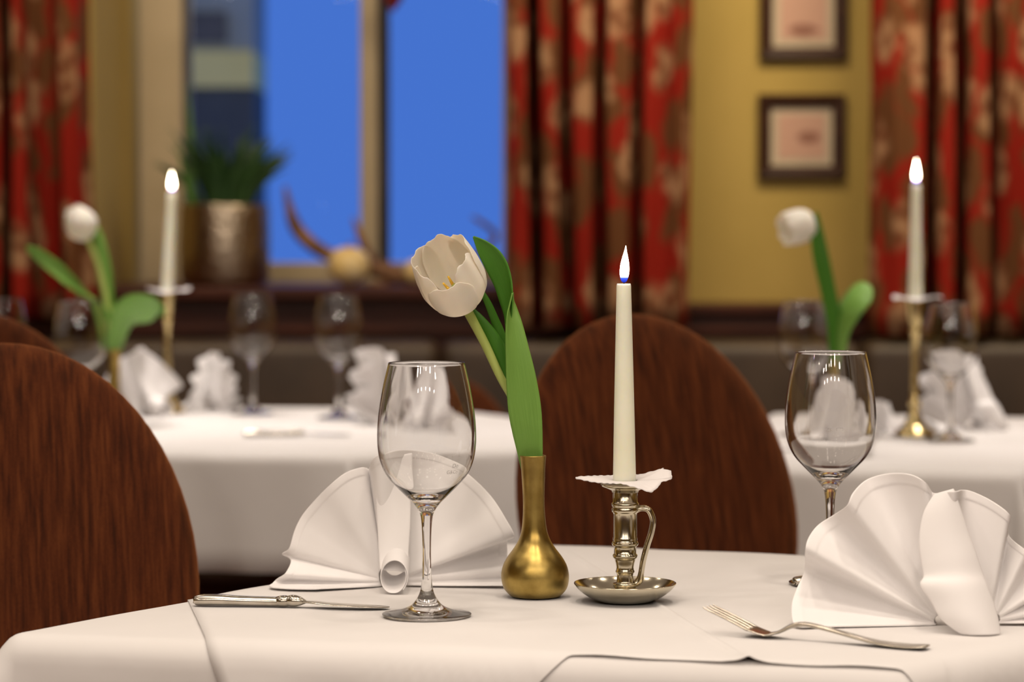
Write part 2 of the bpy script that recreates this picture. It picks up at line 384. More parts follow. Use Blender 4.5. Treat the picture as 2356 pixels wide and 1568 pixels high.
# ---------------------------------------------------------------- curtains
def curtain(name, label, cols, ztop, zbot, d=6.5):
    """cols: (px, depth offset) fold profile"""
    pts = []
    n = (len(cols) - 1) * 6
    for i in range(n + 1):
        t = i / 6; k = min(len(cols) - 2, int(t)); f = t - k
        f2 = f * f * (3 - 2 * f)
        px = cols[k][0] + (cols[k + 1][0] - cols[k][0]) * f
        yo = cols[k][1] + (cols[k + 1][1] - cols[k][1]) * f2
        pts.append((X(px, d), d + yo))
    rows, uvs = [], []
    nz = 26; u = [0]
    for a, b in zip(pts, pts[1:]): u.append(u[-1] + math.hypot(b[0] - a[0], b[1] - a[1]))
    x0 = pts[0][0]
    for j in range(nz + 1):
        z = zbot + (ztop - zbot) * j / nz; row = []
        for i, (x, y) in enumerate(pts):
            wob = .010 * math.sin(z * 2.3 + x * 6) + .006 * math.sin(z * 5.1 + i * .3)
            row.append((x - x0 + wob * .5, y - d + wob, z - zbot)); uvs.append((u[i] + x0 * 3, z))
        rows.append(row)
    o = grid(name, rows, M['curtain'], uvs=uvs); o.location = (x0, d, zbot); solid(o, .002)
    return tag(o, label, 'curtain', 'red floral curtains at the back wall')
F, G = -.06, .125
curtain('curtain', 'red floral curtain at the left edge of the photo, beside the window reveal',
        [(-160, 0), (-110, -.05), (-60, .05), (-25, F), (2, F), (9, G), (30, G), (38, F), (62, F), (72, .03), (95, .06), (125, .05), (140, .0), (160, F), (182, -.04), (200, .02), (210, .05)],
        2.5, Z(732, 6.20), 6.20)
curtain('curtain', 'red floral curtain between the window and the ochre wall with the pictures',
        [(1164, .02), (1178, F), (1212, F), (1222, G), (1242, G), (1250, F), (1284, F), (1294, .06), (1316, .06), (1324, F), (1362, F), (1372, G), (1394, G), (1402, F), (1446, F), (1454, G), (1478, G), (1486, F), (1530, -.035), (1560, F), (1580, -.02), (1592, .03)],
        2.5, Z(752, 6.20), 6.20)
curtain('curtain', 'red floral curtain at the right edge of the photo, behind a lit candle',
        [(1998, .02), (2010, -.03), (2050, F), (2085, -.05), (2110, F), (2120, G), (2144, G), (2152, F), (2180, F), (2188, G), (2212, G), (2220, F), (2262, F), (2270, .07), (2282, .07), (2290, -.03), (2320, F), (2350, -.03), (2385, -.05), (2395, G), (2410, -.04), (2470, -.05)],
        2.5, Z(770, 6.20), 6.20)

# ---------------------------------------------------------------- framed pictures
def picture(label, x0, x1, y0, y1, pm):
    d = YW - .03; cx, cz = (X(x0, d) + X(x1, d)) / 2, (Z(y0, d) + Z(y1, d)) / 2
    w2, h2 = (X(x1, d) - X(x0, d)) / 2, (Z(y0, d) - Z(y1, d)) / 2
    r = root('framed_picture', (cx, YW - .001, cz), label, 'picture', 'dark framed pictures on the ochre wall')
    t = .031
    v, f = [], []
    prof = [(0, 0), (0, -.022), (.006, -.028), (t - .008, -.024), (t, -.014), (t, 0)]
    for ins, dy in prof:
        for sx, sz in ((-1, -1), (1, -1), (1, 1), (-1, 1)): v.append((sx * (w2 - ins), dy, sz * (h2 - ins)))
    for i in range(len(prof) - 1):
        for k in range(4): f.append((i * 4 + k, i * 4 + (k + 1) % 4, (i + 1) * 4 + (k + 1) % 4, (i + 1) * 4 + k))
    mk('frame', v, f, M['frame_wood'], r, smooth=False)
    box('mat_board', -w2 + t - .004, w2 - t + .004, -.008, -.004, -h2 + t - .004, h2 - t + .004, M['mat_board'], r, b=0)
    a, b = w2 - t - .018, h2 - t - .018
    mk('print', [(-a, -.0095, -b), (a, -.0095, -b), (a, -.0095, b), (-a, -.0095, b), (-a, -.008, -b), (a, -.008, -b), (a, -.008, b), (-a, -.008, b)],
       [(0, 1, 2, 3), (0, 4, 5, 1), (1, 5, 6, 2), (2, 6, 7, 3), (3, 7, 4, 0)], pm, r, smooth=False, uv=[(0, 0), (1, 0), (1, 1), (0, 1)] * 2)
    box('backing', -w2 + .004, w2 - .004, -.004, 0, -h2 + .004, h2 - .004, M['frame_wood'], r, b=0)
picture('small print in a dark wooden frame, upper of two on the ochre wall', 1747, 1947, -66, 136, M['print_b'])
picture('small dark framed print with a brown motif, lower of two on the ochre wall', 1744, 1944, 216, 410, M['print_a'])

# ---------------------------------------------------------------- window sill objects
pc = W(518, 640, 6.62)
pot = root('plant_pot', (pc.x, pc.y, SILL), 'hammered champagne coloured metal pot holding a dark spiky plant on the window sill', 'pot')
PR = .110; PH = Z(470, 6.62) - SILL
lathe('pot_body', [(.0001, .001), (.09, .001), (.104, .006), (PR, .02), (PR + .002, PH * .5), (PR, PH - .006), (PR - .001, PH), (PR - .006, PH), (PR - .008, PH - .01), (PR - .008, .03), (.0001, .03)], M['hammered'], pot, n=64)
lathe('soil', [(.0001, PH - .03), (PR - .0085, PH - .032)], M['soil'], pot, n=32)
pl = root('potted_plant', (pc.x, pc.y, SILL + PH - .03), 'dark green spiky leaved plant growing from the hammered pot', 'plant')
def blade(base, tip, wd, m_, bend=.02, name='leaf'):
    base, tip = Vector(base), Vector(tip); ax = tip - base
    side = ax.cross(Vector((0, 1, 0))).normalized(); out = Vector((ax.x, ax.y, 0))
    if out.length > 1e-5: out.normalize()
    rows = []
    for i in range(9):
        t = i / 8; c = base + ax * t + out * bend * math.sin(PI * t) * -1 + Vector((0, 0, bend * math.sin(PI * t)))
        h = wd * (1 - t ** 2.2) * (.7 + .6 * t * (1 - t) * 2) + .0006
        rows.append([c - side * h, c + Vector((0, .25 * h, 0)), c + side * h])
    o = grid(name, rows, m_, pl); solid(o, .0025); return o
rnd = random.Random(3)
for i in range(70):
    a = rnd.uniform(0, 2 * PI); el = rnd.uniform(.15, 1.0); L = rnd.uniform(.17, .25)
    rr = .03 * el
    b0 = (rr * math.cos(a) * 1.8, rr * math.sin(a) * 1.5, 0)
    t0 = (math.cos(a) * (.05 + .15 * el) - .012, math.sin(a) * (.03 + .07 * el), L * (1.05 - .30 * el) * rnd.uniform(.8, 1.1))
    blade(b0, t0, rnd.uniform(.006, .011), M['plant'], .015)
bx = X(440, 6.62) - pc.x
blade((bx * .9, -.02, 0), (X(434, 6.6) - pc.x, -.03, Z(185, 6.6) - SILL - PH + .03), .008, M['plant_light'], .004)
blade((bx * .9, -.03, 0), (X(410, 6.6) - pc.x, -.04, Z(330, 6.6) - SILL - PH + .03), .008, M['plant_light'], .004)

dw = root('root_wood', (X(800, 6.6), 6.6, SILL), 'curved brown root with an upturned tip lying on the window sill beside the pot', 'decoration')
def dl(px, py, d=6.6): return W(px, py, d) - dw.location
tube('root_branch', [dl(656, 428), dl(664, 470), dl(680, 520), dl(715, 560), dl(770, 592), dl(850, 612), dl(930, 636), dl(1010, 648), dl(1060, 650)],
     [.004, .010, .017, .018, .018, .024, .022, .016, .008], M['root'], dw)
tube('root_branch', [dl(862, 618), dl(842, 575), dl(826, 535), dl(812, 500)], [.02, .012, .009, .003], M['root'], dw)
tube('root_branch', [dl(1010, 645), dl(1075, 600), dl(1140, 545), dl(1098, 505), dl(1085, 500)], [.010, .008, .007, .005, .002], M['root'], dw)
tube('root_branch', [dl(900, 640), dl(880, 655), dl(850, 652)], [.018, .012, .006], M['root'], dw)
def ball(label, px, py, r, d):
    p = W(px, py, d)
    rt = root('gourd', (p.x, d, SILL), label, 'gourd', 'cream gourds on the window sill')
    pr = []
    for i in range(25):
        a = -PI / 2 + PI * i / 24
        pr.append((max(.0002, r * math.cos(a)), r * .97 + r * .97 * math.sin(a) - (.10 * r * math.exp(-((i - 24) / 2.2) ** 2))))
    v, f = lathe_data(pr, 40)
    v = [(x * (1 + .03 * math.cos(8 * math.atan2(y, x))), y * (1 + .03 * math.cos(8 * math.atan2(y, x))), z) for x, y, z in v]
    mk('gourd_body', v, f, M['gourd'], rt)
    tube('stalk', [Vector((0, 0, r * 1.82)), Vector((.003, 0, r * 1.98)), Vector((.008, 0, r * 2.1))], [.005, .004, .004], M['root'], rt, n=8)
ball('large round cream gourd on the window sill below the mullion', 803, 606, .050, 6.50)
ball('smaller cream gourd on the window sill behind the white tulip', 962, 606, .034, 6.55)
orn = root('hanging_ornament', (X(905, 6.8), 6.8, Z(28, 6.8)), 'dark red ornament hanging in front of the right window pane', 'ornament')
lathe('ornament_body', [(.0003, 0), (.010, .012), (.026, .035), (.030, .055), (.022, .075), (.0003, .085)], M['red_felt'], orn, n=24, smoothp=3)
tube('cord', [Vector((0, 0, .084)), Vector((0, 0, .6)), Vector((0, 0, WZ1 - orn.location.z))], [.001, .001, .001], M['gasket'], orn, n=6)

# ---------------------------------------------------------------- banquette
bn = root('banquette', (0, 6.1, 0), 'long dark brown leather banquette along the back wall', 'bench')
edges = [XL + .05, X(-100, 6.2), X(1012, 6.2), X(1980, 6.2), XR - .05]
for a, b in zip(edges, edges[1:]):
    o = box('back_cushion', a + .003, b - .003, .05, .26, .42, Z(786, 6.15), M['leather'], bn, b=.035)
    o.modifiers['b'].segments = 6; o.data.polygons.foreach_set('use_smooth', [True] * 6)
o = box('seat_cushion', edges[0], edges[-1], -.45, .06, .34, .46, M['leather'], bn, b=.03)
box('base', edges[0], edges[-1], -.40, .24, 0, .34, M['dark_wood'], bn)

# ---------------------------------------------------------------- draped tables
def seg_near(p, a, b):
    ab = b - a; t = max(0, min(1, (p - a).dot(ab) / ab.length_squared)); return a + ab * t, t
def drape(poly, p, off=0, r=.024, steep=84, flare=34, fold=.0, fseed=0):
    """plan point -> cloth point over a table with convex (ccw) outline"""
    p = Vector((p[0], p[1])); inside = True; best = None; n = len(poly); per = 0
    for i in range(n):
        a, b = poly[i], poly[(i + 1) % n]
        e = b - a
        if e.x * (p.y - a.y) - e.y * (p.x - a.x) < 0: inside = False
        q, t = seg_near(p, a, b); dd = (p - q).length
        if best is None or dd < best[0]: best = (dd, q, t, i, per + e.length * t)
        per += e.length
    wz = .0009 * noise.noise(Vector((p.x * 9, p.y * 9, fseed)))
    if inside: return Vector((p.x, p.y, off + wz))
    s, q, t, i, pr = best; nrm = (p - q).normalized() if s > 1e-9 else Vector((0, 0))
    corner = 0
    if s < 1e-7: return Vector((p.x, p.y, off + wz))
    if t <= 1e-6 or t >= 1 - 1e-6:
        k = i if t <= 1e-6 else (i + 1) % n
        e1 = (poly[k] - poly[k - 1]).normalized(); e2 = (poly[(k + 1) % n] - poly[k]).normalized()
        n1 = Vector((e1.y, -e1.x)); n2 = Vector((e2.y, -e2.x))
        tot = n1.angle(n2); c = min(n1.angle(nrm), n2.angle(nrm)) / (tot / 2 + 1e-9)
        corner = math.sin(min(1, c) * PI / 2) * min(1, tot / .8)
    am = math.radians(steep - flare * corner); rr = r + off
    sa = rr * am
    if s < sa:
        a = s / rr; out, down = rr * math.sin(a), rr * (1 - math.cos(a))
    else:
        out = rr * math.sin(am) + (s - sa) * math.cos(am); down = rr * (1 - math.cos(am)) + (s - sa) * math.sin(am)
    hang = max(0, s - sa)
    if fold: out += fold * hang * (math.sin(pr * 21 + fseed) + .6 * math.sin(pr * 47 + 2 * fseed)) * .5
    q3 = q + nrm * out
    return Vector((q3.x, q3.y, off + wz - down))
def table(poly, label, group=None):
    """wooden table under the cloth"""
    cx = sum(p.x for p in poly) / len(poly); cyy = sum(p.y for p in poly) / len(poly)
    r = root('dining_table', (cx, cyy, 0), label, 'table', group)
    ins = [Vector((p.x - cx, p.y - cyy)) * .975 for p in poly]
    prism('tabletop', ins, TOP - .035, TOP - .004, M['bead'], r)
    tube('leg', [Vector((0, 0, .03)), Vector((0, 0, .4)), Vector((0, 0, TOP - .03))], [.05, .04, .05], M['leg_wood'], r, flat=(1, 0, 0))
    lathe('base', [(.0001, 0), (.24, 0), (.24, .02), (.06, .05), (.0001, .05)], M['leg_wood'], r, n=40)
    return r
def cloth_over(name, poly, over, label, cat, mat_, fold=.02, seed=1, n=110, off=0, **kw):
    """square-ish cloth in plan: polygon grown by `over`, as rings"""
    c = sum(poly, Vector((0, 0))) / len(poly)
    # perimeter samples incl. corner fans
    per = []
    m_ = len(poly)
    for i in range(m_):
        a, b, pv = poly[i], poly[(i + 1) % m_], poly[i - 1]
        e1 = (a - pv).normalized(); e2 = (b - a).normalized()
        n1, n2 = Vector((e1.y, -e1.x)), Vector((e2.y, -e2.x))
        K = 10
        for k in range(K + 1):
            nn = (n1 * (1 - k / K) + n2 * (k / K)).normalized(); ext = over * (1 + .35 * math.sin(PI * k / K))
            per.append((a, nn, ext))
        L = (b - a).length; K = max(4, int(L / .02))
        for k in range(1, K): per.append((a + (b - a) * k / K, n2, over))
    rows = []
    for t in [0, .3, .6, .85, .95, 1]: rows.append([drape(poly, c + (p - c) * t, off, fseed=seed, **kw) for p, nn, ext in per + per[:1]])
    for s in [.004, .008, .012, .018, .024, .03, .038, .05, .07, .1, .13, .16, .2, .25, .3]:
        rows.append([drape(poly, p + nn * min(s / over, 1) * ext if s < over else p + nn * ext, off, fold=fold, fseed=seed, **kw) for p, nn, ext in per + per[:1]])
        if s >= over: break
    rows = [[Vector((p.x - c.x, p.y - c.y, p.z)) for p in row] for row in rows]
    o = grid(name, rows, mat_, flip=False); o.location = (c.x, c.y, TOP); solid(o, .0012, -1)
    bm = bmesh.new(); bm.from_mesh(o.data); bmesh.ops.remove_doubles(bm, verts=bm.verts, dist=1e-5)
    bmesh.ops.recalc_face_normals(bm, faces=bm.faces); bm.to_mesh(o.data); bm.free()
    return tag(o, label, cat, 'white tablecloths')
V2 = lambda v: Vector((v[0], v[1]))
# near table
A = V2(T(62, 1452)); ED = Vector((.969, -.246)); B = A + ED * .735
LD = Vector((.54, .842)); FD = Vector((.936, -.351)); Cc = A + LD * .756
D1 = B + Vector((.34, .30)); D2 = Cc + FD * .78
near = [A, B, D1, D2, Cc]
table(near, 'near dining table in the foreground hidden under white cloths')
cloth_over('tablecloth', near, .24, 'white tablecloth on the near table, its corner draping at the lower left', 'tablecloth', M['cloth'], fold=.03, seed=2)
# overlay cloth with a notch in its front hem and an ironed crease
O0 = V2(T(464, 1452)); HD = Vector((.18, -.984)).normalized()
cols = [0]
c0 = .455
while cols[-1] < .86:
    c = cols[-1]; step = .012
    if abs(c - c0) < .02: step = .0012
    if abs(c - .30) < .035 or abs(c - .585) < .035: step = .004
    cols.append(c + step)
def tedge(c):
    # distance along HD from the O0 line to the front table edge
    p = O0 + ED * c; q = p
    nrm = Vector((ED.y, -ED.x)); nrm = nrm if nrm.y < 0 else -nrm
    return (A - p).dot(nrm) / HD.dot(nrm)
rows = []
NT = 70
for j in range(NT + 1):
    row = []
    for c in cols:
        te = tedge(c)
        ex = .012
        if c < .31: ex += max(0, (.31 - c)) / 1.15
        if c > .575: ex += max(0, (c - .575)) / 1.15
        ex = min(ex, .17) + .0006 * math.sin(c * 90)
        t1 = te + ex
        f = j / NT; f = 1 - (1 - f) ** 1.6
        t = -.74 + (t1 + .74) * f
        p = O0 + ED * c + HD * t
        q = drape(near, p, .0014, fseed=5, fold=.12, steep=78)
        wobble = .004 * noise.noise(Vector((t * 6, 3, 1)))
        dc = c - c0 - wobble
        hfade = min(1, max(0, (t + .70) / .05))
        ridge = .0016 * math.exp(-(dc / .0035) ** 2) * hfade
        peak = .0032 * math.exp(-((c - c0) / .011) ** 2) * math.exp(-((t1 - t) / .018) ** 2)
        lift = .0012 * math.exp(-((t1 - t) / .006) ** 2) * (1 + math.sin(c * 60))
        q.z += ridge + peak + lift * .5
        # frayed left hem stands a touch proud
        if c < .02: q.z += .0002 * math.exp(-(c / .006) ** 2)
        row.append(q)
    rows.append(row)
oc = V2(T(1000, 1420))
rows = [[Vector((p.x - oc.x, p.y - oc.y, p.z)) for p in row] for row in rows]
o = grid('overlay_cloth', rows, M['cloth'], flip=True); o.location = (oc.x, oc.y, TOP); solid(o, .0007, 1)
tag(o, 'white overlay cloth with an ironed crease lying over the near tablecloth', 'tablecloth')
# back tables
tl = [V2(T(800, 1040)), V2(T(800, 1040)) + Vector((.36, .16)), V2(T(1185, 962)) + Vector((0, .02)), V2(T(1000, 938)), V2(T(300, 936)), V2(T(300, 936)) + Vector((-.2, -.3)), V2(T(330, 1028)) + Vector((-.2, .0))]
table(tl, 'dining table behind on the left hidden under a white cloth')
cloth_over('tablecloth', tl, .20, 'white tablecloth on the back left table, brightly lit from above', 'tablecloth', M['cloth'], fold=.16, seed=4, steep=80, flare=24)
tr = [V2(T(1760, 1068)), V2(T(2335, 1080)), V2(T(2335, 1080)) + Vector((.45, .3)), V2(T(2335, 1080)) + Vector((.5, 1.0)), V2(T(1790, 950)), V2(T(1760, 1068)) + Vector((-.02, .3))]
table(tr, 'dining table behind on the right hidden under a white cloth')
cloth_over('tablecloth', tr, .27, 'white tablecloth on the back right table, behind the fan folded napkin', 'tablecloth', M['cloth'], fold=.05, seed=7, steep=82, flare=22)
TZ = TOP + .0026    # top of overlay on the near table
TB = TOP + .0008

# ---------------------------------------------------------------- chairs
def make_chair(loc, rz, label):
    r = root('dining_chair', loc, label, 'chair', 'brown upholstered round backed chairs', rz)
    # backrest: upright oval cushion, concave towards the sitter (-y is the front)
    v, f = [], []; NA, NR = 64, 14
    def pt(rho, th, side):
        x, z = .196 * rho * math.cos(th), .248 * rho * math.sin(th)
        tk = .030 * (1 - rho ** 5) ** .5
        if z < 0: x *= 1 - .10 * (z / .248) ** 2
        return (x, side * tk - .35 * x * x + .07 * (z / .248), .735 + z)
    for side in (-1, 1):
        for i in range(NR + 1):
            rho = 1 - (1 - i / NR) ** 2.2
            for k in range(NA): v.append(pt(rho, 2 * PI * k / NA, side))
    for s in range(2):
        o0 = s * (NR + 1) * NA
        for i in range(NR):
            for k in range(NA):
                q = (o0 + i * NA + k, o0 + i * NA + (k + 1) % NA, o0 + (i + 1) * NA + (k + 1) % NA, o0 + (i + 1) * NA + k)
                f.append(q if s == 0 else q[::-1])
    o = mk('backrest', v, f, M['chenille'], r)
    bm = bmesh.new(); bm.from_mesh(o.data); bmesh.ops.remove_doubles(bm, verts=bm.verts, dist=1e-4); bmesh.ops.recalc_face_normals(bm, faces=bm.faces); bm.to_mesh(o.data); bm.free()
    # seat: rounded cushion
    v = []; NA = 48
    prof = [(0.001, .40), (.9, .40), (.98, .412), (1, .43), (1, .455), (.97, .475), (.88, .488), (.5, .495), (.001, .497)]
    f = []
    for s, z in prof:
        for k in range(NA):
            a = 2 * PI * k / NA; cx_, sy_ = math.cos(a), math.sin(a)
            e = .55
            x = .225 * s * math.copysign(abs(cx_) ** e, cx_); y = -.22 + .22 * s * math.copysign(abs(sy_) ** e, sy_)
            if y > -.22: x *= 1 - .25 * ((y + .22) / .22)
            v.append((x, y, z))
    for i in range(len(prof) - 1):
        for k in range(NA): f.append((i * NA + k, i * NA + (k + 1) % NA, (i + 1) * NA + (k + 1) % NA, (i + 1) * NA + k))
    mk('seat', v, f, M['chenille'], r)
    for sx, y, sl in ((-.18, -.40, -.01), (.18, -.40, -.01), (-.14, -.03, .06), (.14, -.03, .06)):
        tube('leg', [Vector((sx, y, .41)), Vector((sx * 1.02, y + sl * .4, .2)), Vector((sx * 1.05, y + sl, 0))], [.020, .017, .013], M['leg_wood'], r, n=10, flat=(1, 0, 0))
    for sx in (-1, 1):
        tube('back_post', [Vector((sx * .11, -.03, .43)), Vector((sx * .115, -.012, .50)), Vector((sx * .12, -.005, .58))], [.014, .013, .012], M['leg_wood'], r, n=10, flat=(1, 0, 0))
    return r
ch0 = make_chair((X(14, 2.74), 2.74, 0), math.radians(215 - 90 - 145), 'brown round backed chair beside the near table, cropped by the left edge')
ch0.rotation_euler[2] = math.radians(14); ch0.scale = (.99, .99, .99)
def place(px, d, rz, label, z=0, sc=1):
    c = copy_tree(ch0); c.location = (X(px, d), d, z); c.rotation_euler[2] = math.radians(rz); c['label'] = label
    c.scale = (sc, sc, sc); return c
place(1508, 3.40, 24, 'brown upholstered chair with a rounded back directly behind the lit candle of the near table')
place(-60, 3.55, 20, 'brown chair back just visible over the front left chair, cropped by the left edge')
place(1020, 5.60, 4, 'brown chair on the far side of the back left table, mostly hidden behind napkins', sc=.80)

# ---------------------------------------------------------------- wine glasses
def glass_profile():
    outer = [(.0385, .0012), (.0388, .0020), (.0384, .0028), (.030, .0042), (.021, .0062), (.0135, .0100), (.0085, .0160), (.0058, .0225), (.0044, .0320), (.0038, .0445), (.0037, .0600), (.0040, .0720), (.0046, .0820), (.0056, .0890)]
    bowl = [(.0056, .0890), (.0078, .0940), (.0120, .0995), (.0185, .1060), (.0255, .1130), (.0330, .1210), (.0382, .1295), (.0415, .1390), (.0431, .1500), (.0433, .1600), (.0427, .1720), (.0411, .1850), (.0386, .1990), (.0360, .2110), (.0334, .2218)]
    inner = [(.0326, .2219), (.0352, .2110), (.0378, .1990), (.0403, .1850), (.0419, .1720), (.0425, .1600), (.0423, .1500), (.0407, .1390), (.0373, .1298), (.0320, .1218), (.0240, .1140), (.0165, .1085), (.0095, .1052), (.0040, .1042), (.00005, .1040)]
    return outer, bowl, inner
def smooth_prof(pr, k):
    return [tuple(max(1e-5, q) for q in interp(pr, i / k)) for i in range((len(pr) - 1) * k + 1)]
def make_glass(loc, label, mark=None):
    r = root('wine_glass', loc, label, 'glass', 'empty wine glasses')
    o_, b_, i_ = glass_profile()
    foot = [(.00005, .0004), (.020, .0006), (.034, .0004)] + o_[:7]
    n = 96
    v, f = lathe_data(smooth_prof(foot, 3), n); mk('foot', v, f, M['glass'], r)
    v, f = lathe_data(smooth_prof(o_[6:], 3), n); mk('stem', v, f, M['glass'], r)
    rim = [(.0334, .2218), (.0333, .2223), (.0330, .2225), (.0327, .2223)]
    v, f = lathe_data(smooth_prof(b_, 4) + rim[1:] + smooth_prof(i_, 4), n); mk('bowl', v, f, M['glass'], r)
    if mark: mark(r, b_)
    return r
def etched(r, prof, lines, ang0, boxit=False):
    """tiny frosted lettering following the outside of the bowl"""
    tabl = sorted([(z, rad) for rad, z in prof])
    vs, fs = [], []
    for txt, z0, size, a0 in lines:
        cu = bpy.data.curves.new('t', 'FONT'); cu.body = txt; cu.size = size; cu.resolution_u = 3; cu.extrude = .00004
        to = bpy.data.objects.new('t', cu); C.objects.link(to)
        dg = bpy.context.evaluated_depsgraph_get(); me = to.evaluated_get(dg).to_mesh()
        n0 = len(vs)
        for q in me.vertices:
            z = z0 + q.co.y; rad = lin(tabl, z) + .00012 + q.co.z
            a = a0 + q.co.x / rad
            vs.append((rad * math.sin(a), -rad * math.cos(a), z))
        fs += [tuple(n0 + i for i in p.vertices) for p in me.polygons]
        to.evaluated_get(dg).to_mesh_clear(); bpy.data.objects.remove(to); bpy.data.curves.remove(cu)
    if boxit:
        for (xa_, xb_, za, zb_) in [(.0015, .0075, .0036, .0038), (.0015, .0017, .001, .0036), (.0073, .0075, .001, .0036)]:
            n0 = len(vs); z0 = lines[0][1]; a0 = ang0
            for (x_, z_) in ((xa_, za), (xb_, za), (xb_, zb_), (xa_, zb_)):
                rad = lin(tabl, z0 + z_) + .00015; a = a0 + x_ / rad
                vs.append((rad * math.sin(a), -rad * math.cos(a), z0 + z_))
            fs.append((n0, n0 + 1, n0 + 2, n0 + 3))
    mk('etched_mark', vs, fs, M['etch'], r, smooth=False)
g1p = T(982, 1417, TZ)
g1 = make_glass((g1p.x, g1p.y, TZ), 'empty wine glass on the near table, in front of the left fan napkin',
                lambda r, p: etched(r, p, [('Do', .1332, .0050, .62), ('G&Co', .1278, .0046, .50)], 0))
g2p = T(1909, 1344, TZ)
g2 = make_glass((g2p.x, g2p.y, TZ), 'empty wine glass at the far side of the near table, behind the right fan napkin',
                lambda r, p: etched(r, p, [('CE', .1490, .0050, -.22)], -.02, True))
def pg(px, py, label):
    p = T(px, py, TB); c = copy_tree(g1)
    for ch in list(c.children):
        if ch.name.startswith('etched_mark'): bpy.data.objects.remove(ch)
    c.location = (p.x, p.y, TB); c.rotation_euler[2] = px; c['label'] = label
pg(582, 952, 'empty wine glass on the back left table, just right of the lit candle and napkin')
pg(779, 962, 'empty wine glass on the back left table, next to the tall narrow napkin')
pg(185, 1002, 'empty wine glass on the back left table below the drooping tulip leaf')
pg(6, 984, 'empty wine glass cropped by the left edge above the far chair back')
pg(1850, 1000, 'empty wine glass on the back right table, left of the tulip stem')
pg(2186, 1014, 'empty wine glass on the back right table, right of the candlestick before a napkin')

# ---------------------------------------------------------------- brass vases
def make_vase(loc, label):
    r = root('bud_vase', loc, label, 'vase', 'brass bud vases')
    lean = lambda z: -.0024 * (z / .13)
    outer = [(.0001, .0006), (.0200, .0004), (.0240, .0016), (.0285, .0065), (.0305, .0115), (.0314, .0180), (.0309, .0235), (.0290, .0300), (.0250, .0370), (.0205, .0430), (.0165, .0490), (.0140, .0540), (.0121, .0600), (.0109, .0680), (.0101, .0780), (.0099, .0880), (.0102, .1000), (.0107, .1100), (.0112, .1200), (.0119, .1275), (.0121, .1300)]
    v, f = lathe_data(smooth_prof(outer, 3), 72, lean); mk('vase_body', v, f, M['brass'], r)
    inner = [(.0121, .1300), (.0117, .1306), (.0106, .1300), (.0100, .1200), (.0090, .1050), (.0088, .0900), (.0001, .0880)]
    v, f = lathe_data(inner, 72, lean); mk('vase_neck_lining', v, f, M['brass'], r)
    return r
vp = T(1232, 1371, TZ)
v1 = make_vase((vp.x, vp.y, TZ), 'brass bud vase with a round belly holding the open white tulip on the near table')
v2p = T(262, 975, TB); c = copy_tree(v1); c.location = (v2p.x, v2p.y, TB); c.rotation_euler[2] = 2; c['label'] = 'brass bud vase on the back left table, partly hidden by the front chair'
v3p = T(1922, 1020, TB); c = copy_tree(v1); c.location = (v3p.x, v3p.y, TB); c.rotation_euler[2] = 1; c['label'] = 'brass bud vase on the back right table, seen behind the right wine glass'

# ---------------------------------------------------------------- tulips
def frame_axis(a):
    a = Vector(a).normalized(); s = a.cross(Vector((0, 1, 0)))
    if s.length < .1: s = a.cross(Vector((1, 0, 0)))
    s.normalize(); return a, s, s.cross(a)
def petals(parent, base, axis, L, R, prof, specs, m_):
    """specs: (angle, length factor, radius offset, half span, ruffle seed)"""
    a, s, u = frame_axis(axis)
    for ang, lf, ro, span, sd, flop in specs:
        rows = []; NV, NU = 18, 22
        for i in range(NV + 1):
            v_ = i / NV; row = []
            for j in range(NU + 1):
                u_ = -1 + 2 * j / NU
                # rounded outline: half span shrinks towards tip
                wv = span * (.62 + .38 * math.sin(min(1, v_ / .5) * PI / 2))
                tipcut = 1 - .12 * abs(u_) ** 3.5 + .014 * math.sin(u_ * 4.5 + sd * 2) + .009 * math.sin(u_ * 11 + sd) + .006 * math.sin(u_ * 23 + sd * 3)
                vv = v_ * tipcut * lf
                th = ang + u_ * wv * (1 if v_ < .85 else 1 - .16 * (v_ - .85) / .15)
                rr = R * lin(prof, vv) + ro
                rr += R * .035 * math.sin(u_ * 7 + sd) * v_ ** 3 - R * .05 * (1 - u_ * u_) * (0 if flop >= 0 else 1) * v_
                rr += R * flop * max(0, v_ - .55) ** 1.6
                rr *= 1 - .05 * abs(u_) ** 3 + .02 * math.exp(-(u_ / .15) ** 2) * v_
                row.append(base + a * (vv * L) + (s * math.cos(th) + u * math.sin(th)) * rr)
            rows.append(row)
        o = grid('petal', rows, m_, parent); solid(o, .0006); subs(o, 1)
def ribbon(name, secs, parent, org, d, m_, cup=.12, nc=8, sub=5, thick=.0012):
    """secs: (Lx,Ly,Ldy, Rx,Ry,Rdy) photo pixels plus depth offsets (m)"""
    P = []
    for lx, ly, ld, rx, ry, rd in secs:
        l, r_ = W(lx, ly, d + ld), W(rx, ry, d + rd); P.append(tuple(l) + tuple(r_))
    m2 = (len(P) - 1) * sub; rows, uvs = [], []
    for i in range(m2 + 1):
        q = interp(P, i / sub); l, r_ = Vector(q[:3]) - org, Vector(q[3:]) - org
        wd = (r_ - l); row = []
        for j in range(nc + 1):
            t = j / nc; b = 4 * t * (1 - t)
            nrm = wd.cross(Vector((0, 0, 1)))
            if nrm.length > 1e-6: nrm.normalize()
            row.append(l + wd * t + nrm * (b * cup * wd.length)); uvs.append((t, i / m2))
        rows.append(row)
    o = grid(name, rows, m_, parent, uvs=uvs); solid(o, thick); return o
OPEN = [(0, .14), (.06, .46), (.15, .74), (.28, .93), (.45, 1.02), (.7, 1.0), (.9, .93), (1.1, .83)]
SHUT = [(0, .15), (.08, .50), (.2, .80), (.38, 1.0), (.55, .98), (.75, .78), (.9, .50), (1.05, .22)]
